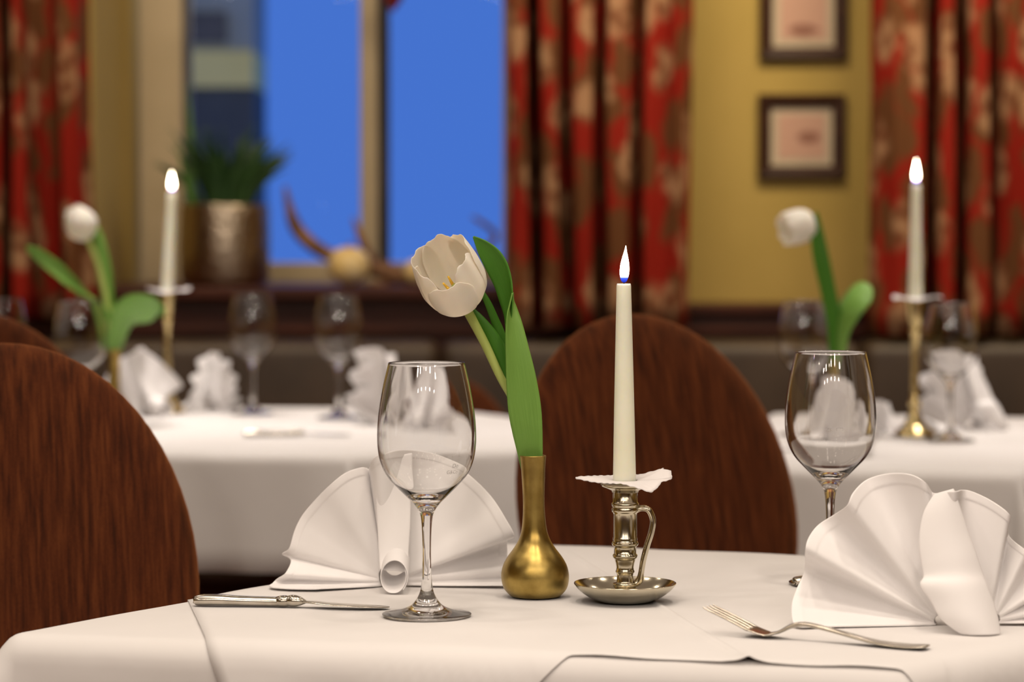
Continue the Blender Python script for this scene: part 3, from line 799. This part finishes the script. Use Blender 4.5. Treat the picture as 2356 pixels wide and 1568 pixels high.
# near open tulip
d0 = vp.y
t1 = root('tulip', (vp.x, vp.y, TZ + .09), 'open white tulip with long green leaves standing in the brass vase on the near table', 'flower')
org = Vector(t1.location)
fb = W(1071, 706, d0 + .002) - org
tube('stem', [Vector((-.002, .004, 0)), W(1207, 1000, d0 + .006) - org, W(1186, 930, d0 + .007) - org, W(1152, 868, d0 + .005) - org, W(1118, 795, d0 + .005) - org, W(1092, 745, d0 + .004) - org, fb],
     [.003, .0035, .0036, .0038, .0041, .0043, .0046], M['stem'], t1, n=14)
fl = mk('flower', [fb, fb + Vector((0, 0, .001)), fb + Vector((.001, 0, 0))], [(0, 1, 2)], M['petal'], t1)
AX = (-.34, -.60, .72)
# angles: s,u frame; u points away/up => 90deg is the petal facing the camera's far side
sp_ = [(PI / 2 + .18, 1.07, -.0012, .92, 0.3, .0), (PI / 2 + 2.35, .98, -.0012, .74, 1.7, .0), (PI / 2 - 1.80, 1.0, -.0012, .80, 4.1, .0),
       (-PI / 2 + .25, .80, .0008, .80, 2.2, .10), (-PI / 2 + 2.2, 1.06, .0006, .86, 5.0, .0), (-PI / 2 - 1.95, 1.06, .0006, .84, 0.9, .03)]
petals(fl, fb, AX, .065, .0300, OPEN, sp_, M['petal'])
a_, s_, u_ = frame_axis(AX)
for k in range(6):
    an = k * PI / 3 + .3; o1 = (s_ * math.cos(an) + u_ * math.sin(an))
    tube('stamen', [fb + a_ * .008 + o1 * .003, fb + a_ * .022 + o1 * .006, fb + a_ * .034 + o1 * .009], [.0009, .0016, .0009], M['stamen'], fl, n=8)
tube('pistil', [fb + a_ * .006, fb + a_ * .02, fb + a_ * .028], [.0028, .0026, .0032], M['stem'], fl, n=10)
ribbon('leaf', [(1204, 1100, .002, 1244, 1100, .0), (1192, 1050, .0, 1248, 1048, -.004), (1172, 960, -.006, 1246, 950, -.004), (1166, 890, -.008, 1234, 870, -.004), (1164, 820, -.010, 1217, 800, -.002), (1164, 765, -.011, 1202, 745, .001), (1167, 725, -.011, 1189, 708, .004), (1174, 696, -.010, 1182, 690, .003), (1179, 674, -.009, 1181, 672, -.006)],
       t1, org, d0, M['leaf_light'], cup=-.10)
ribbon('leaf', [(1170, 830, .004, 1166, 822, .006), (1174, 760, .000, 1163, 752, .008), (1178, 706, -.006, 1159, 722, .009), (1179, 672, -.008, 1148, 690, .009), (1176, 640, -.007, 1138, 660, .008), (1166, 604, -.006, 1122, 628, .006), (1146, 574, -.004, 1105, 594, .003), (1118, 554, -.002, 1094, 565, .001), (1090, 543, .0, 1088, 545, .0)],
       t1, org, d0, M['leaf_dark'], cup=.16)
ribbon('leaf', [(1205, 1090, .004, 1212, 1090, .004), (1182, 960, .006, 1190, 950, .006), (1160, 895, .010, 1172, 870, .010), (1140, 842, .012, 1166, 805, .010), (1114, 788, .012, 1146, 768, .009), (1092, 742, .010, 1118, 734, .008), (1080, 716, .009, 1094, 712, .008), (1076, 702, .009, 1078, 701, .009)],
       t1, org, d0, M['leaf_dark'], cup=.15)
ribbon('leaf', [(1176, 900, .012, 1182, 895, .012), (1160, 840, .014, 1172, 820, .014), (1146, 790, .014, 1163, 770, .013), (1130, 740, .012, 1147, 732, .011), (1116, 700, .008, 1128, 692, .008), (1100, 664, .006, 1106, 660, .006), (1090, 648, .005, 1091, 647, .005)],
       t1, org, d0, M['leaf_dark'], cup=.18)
# back left closed tulip
d0 = v2p.y
t2 = root('tulip', (v2p.x, v2p.y, TB + .09), 'closed white tulip with drooping leaves on the back left table', 'flower')
org = Vector(t2.location)
fb = W(203, 552, d0) - org
tube('stem', [Vector((0, 0, 0)), W(262, 815, d0) - org, W(252, 740, d0) - org, W(240, 670, d0) - org, W(222, 600, d0) - org, fb], [.005, .006, .006, .0055, .005, .005], M['stem'], t2)
fl = mk('flower', [fb, fb + Vector((0, 0, .001)), fb + Vector((.001, 0, 0))], [(0, 1, 2)], M['petal'], t2)
petals(fl, fb, (-.36, -.25, .86), .066, .0285, SHUT, [(k * PI / 3 + .2, 1 - .03 * (k % 2), .0008 * (k % 2), .62, k * 1.3, 0) for k in range(6)], M['petal'])
ribbon('leaf', [(240, 800, 0, 262, 800, 0), (222, 720, -.01, 258, 730, -.01), (190, 660, -.03, 232, 700, -.02), (140, 606, -.04, 170, 668, -.04), (92, 572, -.05, 110, 622, -.05), (58, 566, -.05, 62, 578, -.05)], t2, org, d0, M['leaf_light'], cup=-.15)
ribbon('leaf', [(243, 760, .01, 262, 760, .01), (235, 690, .01, 262, 690, .01), (222, 620, .01, 258, 630, .01), (214, 560, .01, 247, 575, .01), (210, 525, .01, 236, 540, .01), (215, 505, .01, 219, 506, .01)], t2, org, d0, M['leaf_light'], cup=.15)
ribbon('leaf', [(250, 815, -.01, 276, 815, .01), (250, 760, -.03, 292, 770, .02), (262, 705, -.05, 308, 745, .03), (300, 678, -.06, 336, 742, .03), (345, 680, -.06, 352, 735, .03), (372, 700, -.05, 360, 720, .02), (376, 722, -.04, 372, 728, .0)], t2, org, d0, M['leaf_light'], cup=.12)
# back right tulip
d0 = v3p.y
t3 = root('tulip', (v3p.x, v3p.y, TB + .09), 'white tulip bent leftwards on the back right table before the ochre wall', 'flower')
org = Vector(t3.location)
fb = W(1876, 512, d0) - org
tube('stem', [Vector((0, 0, 0)), W(1924, 840, d0) - org, W(1926, 770, d0) - org, W(1916, 690, d0) - org, W(1900, 620, d0) - org, W(1886, 555, d0) - org, fb], [.006, .008, .008, .006, .0055, .005, .005], M['stem'], t3)
fl = mk('flower', [fb, fb + Vector((0, 0, .001)), fb + Vector((.001, 0, 0))], [(0, 1, 2)], M['petal'], t3)
petals(fl, fb, (-.86, -.30, -.20), .058, .0270, OPEN, [(k * PI / 3 + .2, 1 - .03 * (k % 2), .0008 * (k % 2), .66, k * 1.3, 0) for k in range(6)], M['petal'])
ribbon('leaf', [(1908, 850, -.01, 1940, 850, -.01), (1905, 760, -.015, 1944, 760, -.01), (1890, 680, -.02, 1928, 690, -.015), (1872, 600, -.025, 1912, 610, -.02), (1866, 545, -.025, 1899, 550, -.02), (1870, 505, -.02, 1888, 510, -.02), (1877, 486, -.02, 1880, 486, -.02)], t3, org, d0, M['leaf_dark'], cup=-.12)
ribbon('leaf', [(1920, 840, .0, 1946, 830, -.01), (1922, 770, .0, 1952, 775, -.03), (1930, 705, .01, 1972, 735, -.04), (1955, 665, .01, 1992, 710, -.04), (1982, 648, .01, 2006, 690, -.03), (2004, 658, .0, 2008, 672, -.02), (2008, 676, -.02, 2009, 678, -.02)], t3, org, d0, M['leaf_light'], cup=.14)

# ---------------------------------------------------------------- candles and holders
def paper_drip(parent, z, lobes, name='drip_paper', r_in=.0112):
    NA = 120; rows = []
    for i in range(9):
        t = i / 8; row = []
        for k in range(NA + 1):
            a = 2 * PI * k / NA; R_, dz = lobes(a)
            rr = r_in + (R_ - r_in) * t
            row.append((rr * math.cos(a), rr * math.sin(a), z + dz * t ** 1.5 + .0003 * math.sin(a * 31) * t))
        rows.append(row)
    o = grid(name, rows, M['paper'], parent); solid(o, .0007); return o
def make_candle(loc, r0, r1, h, label, lean=0, flame_lean=.0, fh=.030):
    r = root('taper_candle', loc, label, 'candle', 'lit white taper candles')
    prof = [(.0001, 0), (r0 * .96, 0), (r0, .002), (r0, h * .3), (r0 + (r1 - r0) * .5, h * .7), (r1, h - .002), (r1 * .93, h), (r1 * .7, h - .001), (r1 * .3, h - .0025), (.0001, h - .003)]
    v, f = lathe_data([prof[0], prof[1], prof[2]] + [(r0 + (r1 - r0) * (i / 10) ** 1.15, .002 + (h - .004) * i / 10) for i in range(1, 11)] + prof[6:], 40, lambda z: lean * z / h)
    mk('wax', v, f, M['candle'], r)
    top = Vector((lean, 0, h))
    tube('wick', [top + Vector((0, 0, -.004)), top + Vector((.0002, 0, .0015)), top + Vector((.0008, 0, .004))], [.0007, .0007, .0006], M['wick'], r, n=8)
    pr = [(.0002, 0), (.0022, .0012), (.0036, .005), (.0042, .010), (.0038, .016), (.0026, .022), (.0013, .027), (.0002, .0325)]
    sc = fh / .0325
    v, f = lathe_data([(a * sc ** .5, b * sc) for a, b in smooth_prof(pr, 3)], 20, lambda z: flame_lean * (z / fh) ** 1.2)
    o = mk('flame', v, f, M['flame'], r); o.location = top + Vector((.0002, 0, .0008))
    return r
hp = T(1438, 1383, TZ)
HO = root('chamberstick', (hp.x, hp.y, TZ), 'nickel chamberstick with round dish, ringed column and curved handle on the near table', 'candlestick')
k = 1 / 2510
def hy(py): return (1383 - py) * k + .000
dish = [(.0001, .001), (.022, .0008), (.026, .0014), (.034, .0050), (.041, .0100), (.0452, .0145), (.0465, .0165), (.0466, .0172), (.0458, .0175), (.0450, .0165), (.0400, .0118), (.0330, .0072), (.0260, .0048), (.0200, .0060), (.0130, .0100), (.0095, .0118), (.0001, .012)]
v, f = lathe_data(smooth_prof(dish, 2), 96); mk('dish', v, f, M['nickel'], HO)
col = [(.0085, .0115), (.0108, .0128), (.0112, .0145), (.0108, .0160), (.0082, .0168), (.0078, .0180), (.0078, .0215), (.0074, .0250), (.0076, .0275), (.0086, .0285), (.0088, .0298), (.0080, .0310), (.0080, .0340), (.0086, .0375), (.0094, .0405), (.0096, .0418), (.0110, .0428), (.0114, .0445), (.0110, .0460), (.0101, .0468), (.0101, .0530), (.0104, .0550), (.0118, .0560), (.0122, .0578), (.0118, .0595), (.0110, .0602), (.0112, .0622), (.0111, .0635), (.0107, .0642), (.0107, .0860), (.0110, .0878), (.0121, .0888), (.0124, .0905), (.0120, .0920), (.0114, .0928), (.0124, .0940), (.0126, .0955), (.0120, .0970), (.0112, .0978), (.0112, .1080), (.0110, .1100), (.0113, .1108)]
HM = [(.0115, .0115), (.0145, .016), (.0298, .0279), (.0445, .0418), (.0578, .053), (.0905, .0838), (.0955, .0892), (.1108, .1010)]
col = [(r_, lin(HM, z_)) for r_, z_ in col]
v, f = lathe_data(col, 64); mk('column', v, f, M['nickel'], HO)
bob = [(.0113, .1008), (.0130, .1018), (.0180, .1040), (.0212, .1052), (.0221, .1068), (.0221, .1080), (.0216, .1084), (.0205, .1082), (.0190, .1065), (.0125, .1045), (.0122, .1000), (.0001, .0995)]
v, f = lathe_data(bob, 64); mk('wax_pan', v, f, M['nickel'], HO)
def hl(px, py): return W(px, py, hp.y) - Vector(HO.location)
tube('handle', [hl(1458, 1176), hl(1474, 1168), hl(1492, 1172), hl(1502, 1195), hl(1499, 1222), hl(1489, 1254), hl(1480, 1288), hl(1475, 1318), hl(1471, 1334), hl(1462, 1342)],
     [(.0028, .0045)] * 8 + [(.0035, .0045), (.003, .0045)], M['nickel'], HO, n=14)
def lob_near(a):
    ad = math.degrees(a) % 360
    # right lobes, left long lobe, front drooping lobe
    R_ = lin([(0, .0425), (12, .043), (20, .036), (28, .041), (40, .040), (60, .032), (90, .030), (120, .031), (150, .036), (172, .044), (182, .0455), (192, .040), (215, .032), (245, .030), (270, .030), (292, .035), (306, .037), (322, .034), (338, .034), (350, .040), (360, .0425)], ad)
    dz = lin([(0, .002), (12, .008), (22, .010), (34, .0085), (60, .003), (120, .002), (172, .0028), (215, .000), (262, .000), (284, -.003), (306, -.0080), (326, -.005), (342, .0005), (360, .002)], ad)
    return R_ + .0003 * math.sin(a * 41), dz
paper_drip(HO, .1104, lob_near)
make_candle((hp.x - .0006, hp.y, TZ + .1000), .0106, .0066, (Z(652, hp.y) - TZ - .1000), 'lit ivory taper candle in the chamberstick on the near table', lean=-.0010, flame_lean=.0016, fh=.0335)
def lob_back(sd):
    return lambda a: (.040 + .004 * math.sin(a * 3 + sd), .003 * math.sin(a * 2 + sd) + .002 * math.sin(a * 5))
def make_stick(loc, hgt, label, sd):
    r = root('candlestick', loc, label, 'candlestick', 'tall brass candlesticks')
    h = hgt
    base = [(.0001, .001), (.036, .001), (.0375, .004), (.034, .010), (.026, .016), (.020, .022), (.0145, .032), (.0095, .044), (.0085, .050)]
    v, f = lathe_data(smooth_prof(base, 3), 8); o = mk('base', v, f, M['pale_brass'], r)
    o.modifiers.new('d', 'SUBSURF').render_levels = 1
    v, f = lathe_data([(.0086, .049), (.0105, .054), (.0108, .058), (.0078, .063), (.0072, .075), (.0068, h * .6), (.0080, h - .060), (.0108, h - .056), (.0112, h - .052), (.0085, h - .047)], 40); mk('shaft', v, f, M['pale_brass'], r)
    v, f = lathe_data(smooth_prof([(.0085, h - .047), (.0095, h - .044), (.0125, h - .035), (.0150, h - .020), (.0165, h - .006), (.0175, h - .002), (.0165, h), (.0120, h - .002), (.0105, h - .01), (.0001, h - .012)], 2), 40); mk('candle_cup', v, f, M['pale_brass'], r)
    paper_drip(r, h + .001, lob_back(sd), r_in=.0115)
    return r
slp = T(386, 950, TB)
hl_ = Z(668, slp.y) - TB
make_stick((slp.x, slp.y, TB), hl_, 'tall brass candlestick on the back left table between the tulip and the napkins', 1.0)
make_candle((slp.x, slp.y, TB + hl_ - .012), .0112, .0080, Z(442, slp.y) - TB - hl_ + .012, 'lit ivory taper candle leaning slightly on the back left table', lean=X(400, slp.y) - X(388, slp.y), fh=.037)
srp = T(2104, 1004, TB)
hr_ = Z(686, srp.y) - TB
make_stick((srp.x, srp.y, TB), hr_, 'tall brass candlestick on the back right table beside a napkin', 2.4)
make_candle((srp.x, srp.y, TB + hr_ - .012), .0118, .0078, Z(424, srp.y) - TB - hr_ + .012, 'lit ivory taper candle on the back right table in front of the right curtain', fh=.040)

# ---------------------------------------------------------------- folded napkins
def fan(name, rays, d, lapel, label, zt, group='fan folded white napkins', roll=None, amp=1.4, bulge=.16):
    bp_ = T(rays[len(rays) // 2][0], 1400, zt)
    r = root(name, (W(rays[len(rays) // 2][0], 1400, d).x, d, zt), label, 'napkin', group)
    org = Vector(r.location)
    NR = 22; K = 5; m2 = (len(rays) - 1) * K; rows = []
    rs = [0, .06, .12, .2, .3, .4, .5, .6, .7, .8, .86, .90, .915, .925, .94, .97, .99, 1.0]
    for s_ in rs:
        row = []
        for i in range(m2 + 1):
            kx, ky, px, py, yo = interp(rays, i / K)
            yy = yo / 100 * amp * s_ ** .9
            x_, y_ = kx + (px - kx) * s_, ky + (py - ky) * s_
            p = W(x_, y_, d) - org
            p.y += yy - (.0009 if s_ >= .92 else 0) - .012 * (1 - s_)
            # pleats pinched to the centre
            p.z = max(p.z, .0012 + .0015 * s_)
            row.append(p)
        rows.append(row)
    o = grid('fan_panel', rows, M['napkin'], r); solid(o, .0016); subs(o, 1)
    # rear layer
    rows2 = [[Vector((p.x * .985 + .001, p.y + .006 + .006 * abs(math.sin(i * .6)), max(.0008, p.z * .985))) for i, p in enumerate(row)] for row in rows]
    o = grid('rear_panel', rows2, M['napkin'], r); solid(o, .0014)
    if lapel:
        rows = []; P = [tuple(W(a, b, d + dy / 100) - org) + tuple(W(c_, e, d + dy2 / 100) - org) for a, b, dy, c_, e, dy2 in lapel]
        m3 = (len(P) - 1) * 5
        for i in range(m3 + 1):
            q = interp(P, i / 5); l, r_ = Vector(q[:3]), Vector(q[3:]); row = []
            for j in range(13):
                t = j / 12; b = 4 * t * (1 - t)
                p = l + (r_ - l) * t + Vector((0, -1, .15)) * (b * (bulge + .14 * i / m3) * (r_ - l).length); p.z = max(p.z, .001); row.append(p)
            rows.append(row)
        o = grid('folded_lapel', rows, M['napkin'], r); solid(o, .002); subs(o, 1)
    if roll:
        cx_, cy_, rx, ry, y0, y1 = roll; rows = []
        c = W(cx_, cy_, d + y0 / 100) - org
        pm = (d + y0 / 100) / FPX
        for i in range(8):
            t = i / 7; row = []
            for k_ in range(46):
                a = -.6 + (2 * PI + 1.3) * k_ / 45; sh = 1 - .12 * (k_ / 45)
                yy = (y1 - y0) / 100 * t
                tw = .45
                x_ = rx * pm * sh * math.cos(a); z_ = ry * pm * sh * math.sin(a)
                row.append(Vector((c.x + x_ * math.cos(tw) + z_ * math.sin(tw) * .5, c.y + yy - .3 * x_, max(.001, c.z + z_ * math.cos(tw) - x_ * math.sin(tw) * .6 + .012 * t))))
            rows.append(row)
        o = grid('rolled_end', rows, M['napkin'], r); solid(o, .0012); subs(o, 1)
    return r
KL, KR = (2148, 1430), (2290, 1418)
raysB = [(2150, 1436, 1835, 1440, -2.6), (2150, 1432, 1816, 1420, -2.0), (2148, 1430, 1818, 1385, -.8), (2147, 1428, 1836, 1356, .8), (2146, 1427, 1855, 1325, 1.6), (2146, 1425, 1856, 1292, 1.0), (2146, 1422, 1848, 1262, -1.0), (2146, 1420, 1856, 1236, -.6), (2147, 1417, 1886, 1212, 1.2), (2150, 1414, 1926, 1184, .9), (2153, 1411, 1944, 1158, -.9), (2157, 1408, 1960, 1130, -.5), (2162, 1405, 2000, 1106, 1.2), (2170, 1402, 2050, 1091, 1.0), (2178, 1400, 2092, 1089, -.2), (2186, 1399, 2122, 1104, -.8), (2194, 1398, 2148, 1134, .4), (2200, 1398, 2168, 1124, -1.6), (2210, 1398, 2190, 1122, -1.8), (2230, 1398, 2215, 1128, .6), (2246, 1398, 2240, 1132, .9), (2260, 1398, 2280, 1150, .2), (2270, 1400, 2316, 1178, -.8), (2276, 1402, 2324, 1205, .8), (2282, 1404, 2330, 1238, 1.1), (2286, 1406, 2356, 1262, -.8), (2290, 1409, 2395, 1290, .6), (2293, 1412, 2430, 1325, -.9), (2294, 1416, 2440, 1355, .8), (2294, 1420, 2455, 1385, -.8), (2292, 1425, 2450, 1410, .2), (2290, 1428, 2440, 1425, -1.2)]
lapB = [(2150, 1136, -1.8, 2194, 1123, -2.2), (2124, 1180, -2.2, 2208, 1160, -2.6), (2114, 1240, -2.8, 2230, 1225, -3.2), (2118, 1290, -3.4, 2248, 1275, -3.8), (2124, 1325, -3.9, 2262, 1318, -4.2), (2116, 1345, -4.5, 2274, 1350, -4.8), (2141, 1384, -5.2, 2290, 1395, -5.4), (2165, 1424, -5.8, 2299, 1432, -5.9), (2213, 1460, -6.4, 2302, 1460, -6.3)]
dB = T(2148, 1434, TZ).y
napB = fan('napkin', raysB, dB, lapB, 'white napkin folded into a standing fan on the near table, behind the fork', TZ)
raysA = [(880, 1345, 735, 1366, -3.2), (880, 1342, 672, 1364, -3.0), (878, 1338, 628, 1357, -2.2), (877, 1335, 632, 1334, -.6), (876, 1332, 660, 1312, -1.4), (875, 1328, 668, 1290, .4), (875, 1326, 646, 1277, .8), (875, 1324, 664, 1262, .3), (874, 1320, 676, 1222, .4), (874, 1318, 694, 1186, .5), (874, 1315, 728, 1146, .3), (876, 1310, 762, 1112, -.1), (878, 1306, 796, 1086, .0), (880, 1303, 832, 1076, .6), (882, 1302, 846, 1083, 1.4), (886, 1300, 858, 1056, -.6), (892, 1300, 876, 1040, -1.2), (900, 1300, 910, 1032, -.8), (908, 1300, 955, 1036, .5), (914, 1302, 1005, 1048, 1.0), (920, 1305, 1050, 1072, .8), (924, 1308, 1096, 1106, .2), (927, 1312, 1134, 1144, -.3), (930, 1316, 1164, 1188, -1.1), (932, 1319, 1184, 1226, -1.3), (933, 1322, 1168, 1242, .5), (934, 1325, 1168, 1275, .8), (935, 1330, 1172, 1305, -.6), (936, 1336, 1172, 1328, -.2), (936, 1342, 1170, 1340, -1.6)]
lapA = [(858, 1062, -.2, 948, 1040, -.5), (864, 1130, -.9, 946, 1130, -1.2), (868, 1210, -2.0, 944, 1210, -2.4), (872, 1275, -3.4, 940, 1275, -3.8), (874, 1310, -5.0, 938, 1315, -5.2)]
dA = T(900, 1345, TZ).y
napA = fan('napkin', raysA, dA, lapA, 'white napkin folded into a standing fan behind the near wine glass', TZ, roll=(906, 1328, 35, 44, -6.5, -2.5), amp=1.5, bulge=.05)
def pn(src, px, py, rz, sc, label):
    p = T(px, py, TB); c = copy_tree(src); c.location = (p.x, p.y, TB); c.rotation_euler[2] = math.radians(rz); c.scale = (sc,) * 3; c['label'] = label
pn(napA, 310, 958, 62, .98, 'white fan napkin on the back left table, left of the candlestick')
pn(napB, 502, 944, -62, .84, 'white fan napkin on the back left table, just right of the candlestick')
pn(napB, 876, 965, 78, 1.02, 'tall narrow white napkin at the far right end of the back left table')
pn(napA, 985, 985, -52, .84, 'white fan napkin on the back left table, seen through the near wine glass')
pn(napA, 1908, 1040, -62, .9, 'white fan napkin on the back right table, seen through the right wine glass')
pn(napB, 2215, 985, 55, 1.06, 'white fan napkin on the back right table, right of the candlestick')
pn(napB, 2030, 992, 70, .42, 'low white napkin on the back right table, left of the candlestick foot')

# ---------------------------------------------------------------- cutlery
# knife
ka, kb = T(446, 1392, TZ), T(893, 1400, TZ)
kn = root('table_knife', (ka.x, ka.y, TZ), 'silver table knife lying left of the near wine glass', 'knife', rz=math.atan2(kb.y - ka.y, kb.x - ka.x))
KL_ = (kb - ka).length; hL = KL_ * .50
hr = .0052
tube('handle', [Vector((0.001, 0, .0048)), Vector((.003, 0, .0050)), Vector((.02, 0, .0056)), Vector((hL * .5, 0, .0050)), Vector((hL * .85, 0, .0048)), Vector((hL - .012, 0, .0050)), Vector((hL - .009, 0, .0052)), Vector((hL - .004, 0, .0054)), Vector((hL, 0, .0052))],
     [(.0040, .0025), (.0068, .0046), (.0070, .0052), (.0062, .0046), (.0056, .0044), (.0052, .0044), (.0066, .0050), (.0066, .0052), (.0040, .0040)], M['silver'], kn, n=16, flat=(0, 0, 1))
tube('bolster', [Vector((hL - .004, 0, .0052)), Vector((hL + .002, 0, .0058)), Vector((hL + .008, 0, .0056)), Vector((hL + .014, 0, .0050))], [(.0045, .0042), (.0066, .0054), (.0060, .0044), (.0030, .0015)], M['silver'], kn, n=16, flat=(0, 0, 1))
tube('blade', [Vector((hL + .010, 0, .0050)), Vector((hL + .02, 0, .0048)), Vector((KL_ * .7, -.001, .0036)), Vector((KL_ * .85, -.001, .0026)), Vector((KL_ * .95, .001, .0018)), Vector((KL_ * .985, .003, .0014)), Vector((KL_, .005, .0012))],
     [(.0040, .0010), (.0065, .0010), (.0085, .0009), (.0092, .0008), (.0080, .0008), (.0050, .0007), (.0012, .0005)], M['silver'], kn, n=16, flat=(0, 0, 1))
# knife behind the right napkin: only its rounded end shows
ks = T(1825, 1349, TZ); k2 = copy_tree(kn); k2.location = (ks.x, ks.y, TZ); k2.rotation_euler[2] = math.radians(12)
k2['label'] = 'silver knife mostly hidden behind the right fan napkin'
kb2 = T(560, 1004, TB); k3 = copy_tree(kn); k3.location = (kb2.x, kb2.y, TB); k3.rotation_euler[2] = math.radians(6)
k3['label'] = 'silver knife lying on the back left table in front of the wine glasses'
for o_ in (kn, k2, k3): o_['group'] = 'silver table knives'
# fork
fe, fbw = T(2135, 1494, TZ), T(1775, 1466, TZ)
fk = root('dinner_fork', (fe.x, fe.y, TZ), 'silver dinner fork with raised tines in front of the right fan napkin', 'fork', rz=math.atan2(fbw.y - fe.y, fbw.x - fe.x))
L0 = (fbw - fe).length
tube('handle', [Vector((0, 0, .0030)), Vector((.004, 0, .0026)), Vector((.02, 0, .0018)), Vector((.045, 0, .0032)), Vector((L0 * .55, 0, .0085)), Vector((L0 * .72, 0, .0125)), Vector((L0 * .80, 0, .0130)), Vector((L0 * .87, 0, .0108)), Vector((L0 * .95, 0, .0052)), Vector((L0 + .004, 0, .0026))],
     [(.0060, .0008), (.0095, .0014), (.0105, .0016), (.0085, .0016), (.0045, .0019), (.0030, .0020), (.0030, .0020), (.0038, .0019), (.0075, .0014), (.0110, .0010)], M['silver'], fk, n=14, flat=(0, 0, 1))
def fz(x): return .0016 + .55 * max(0, x) ** 1.02 * 1.0
def fpt(s_, off):
    # s_ from 0 (bowl) to 1 (tip); rises towards tips
    x = L0 + .000 + .058 * s_
    z = .0016 + .021 * s_ ** 1.35
    return Vector((x, off, z))
rows = []
for i in range(9):
    s_ = i / 8 * .40; hw = lin([(0, .0075), (.08, .0098), (.2, .0110), (.4, .0112)], s_)
    rows.append([fpt(s_, -hw + 2 * hw * j / 8) + Vector((0, 0, .0008 * (abs(j - 4) / 4) ** 2)) for j in range(9)])
o = grid('fork_bowl', rows, M['silver'], fk); solid(o, .0014); subs(o, 1)
for j in range(4):
    off = (-1.5 + j) * .0064
    tube('tine', [fpt(.30, off) + Vector((0, 0, .0004)), fpt(.5, off) + Vector((0, 0, .0012)), fpt(.75, off * 1.0) + Vector((0, 0, .001)), fpt(.93, off), fpt(1.0, off)], [(.0016, .0011), (.0012, .0010), (.0010, .0009), (.0009, .0008), (.0004, .0004)], M['silver'], fk, n=10, flat=(0, 0, 1))

for o in bpy.data.objects:
    if o.type == 'MESH':
        if o.data.materials and o.data.materials[0] == M['glass']: o.cycles.is_caustics_caster = True
        if o.name.startswith(('overlay_cloth', 'tablecloth')): o.cycles.is_caustics_receiver = True
for l in bpy.data.lights:
    if l.type == 'AREA' and ('table' in l.name or 'room' in l.name or 'ceiling' in l.name): l.cycles.is_caustics_light = True
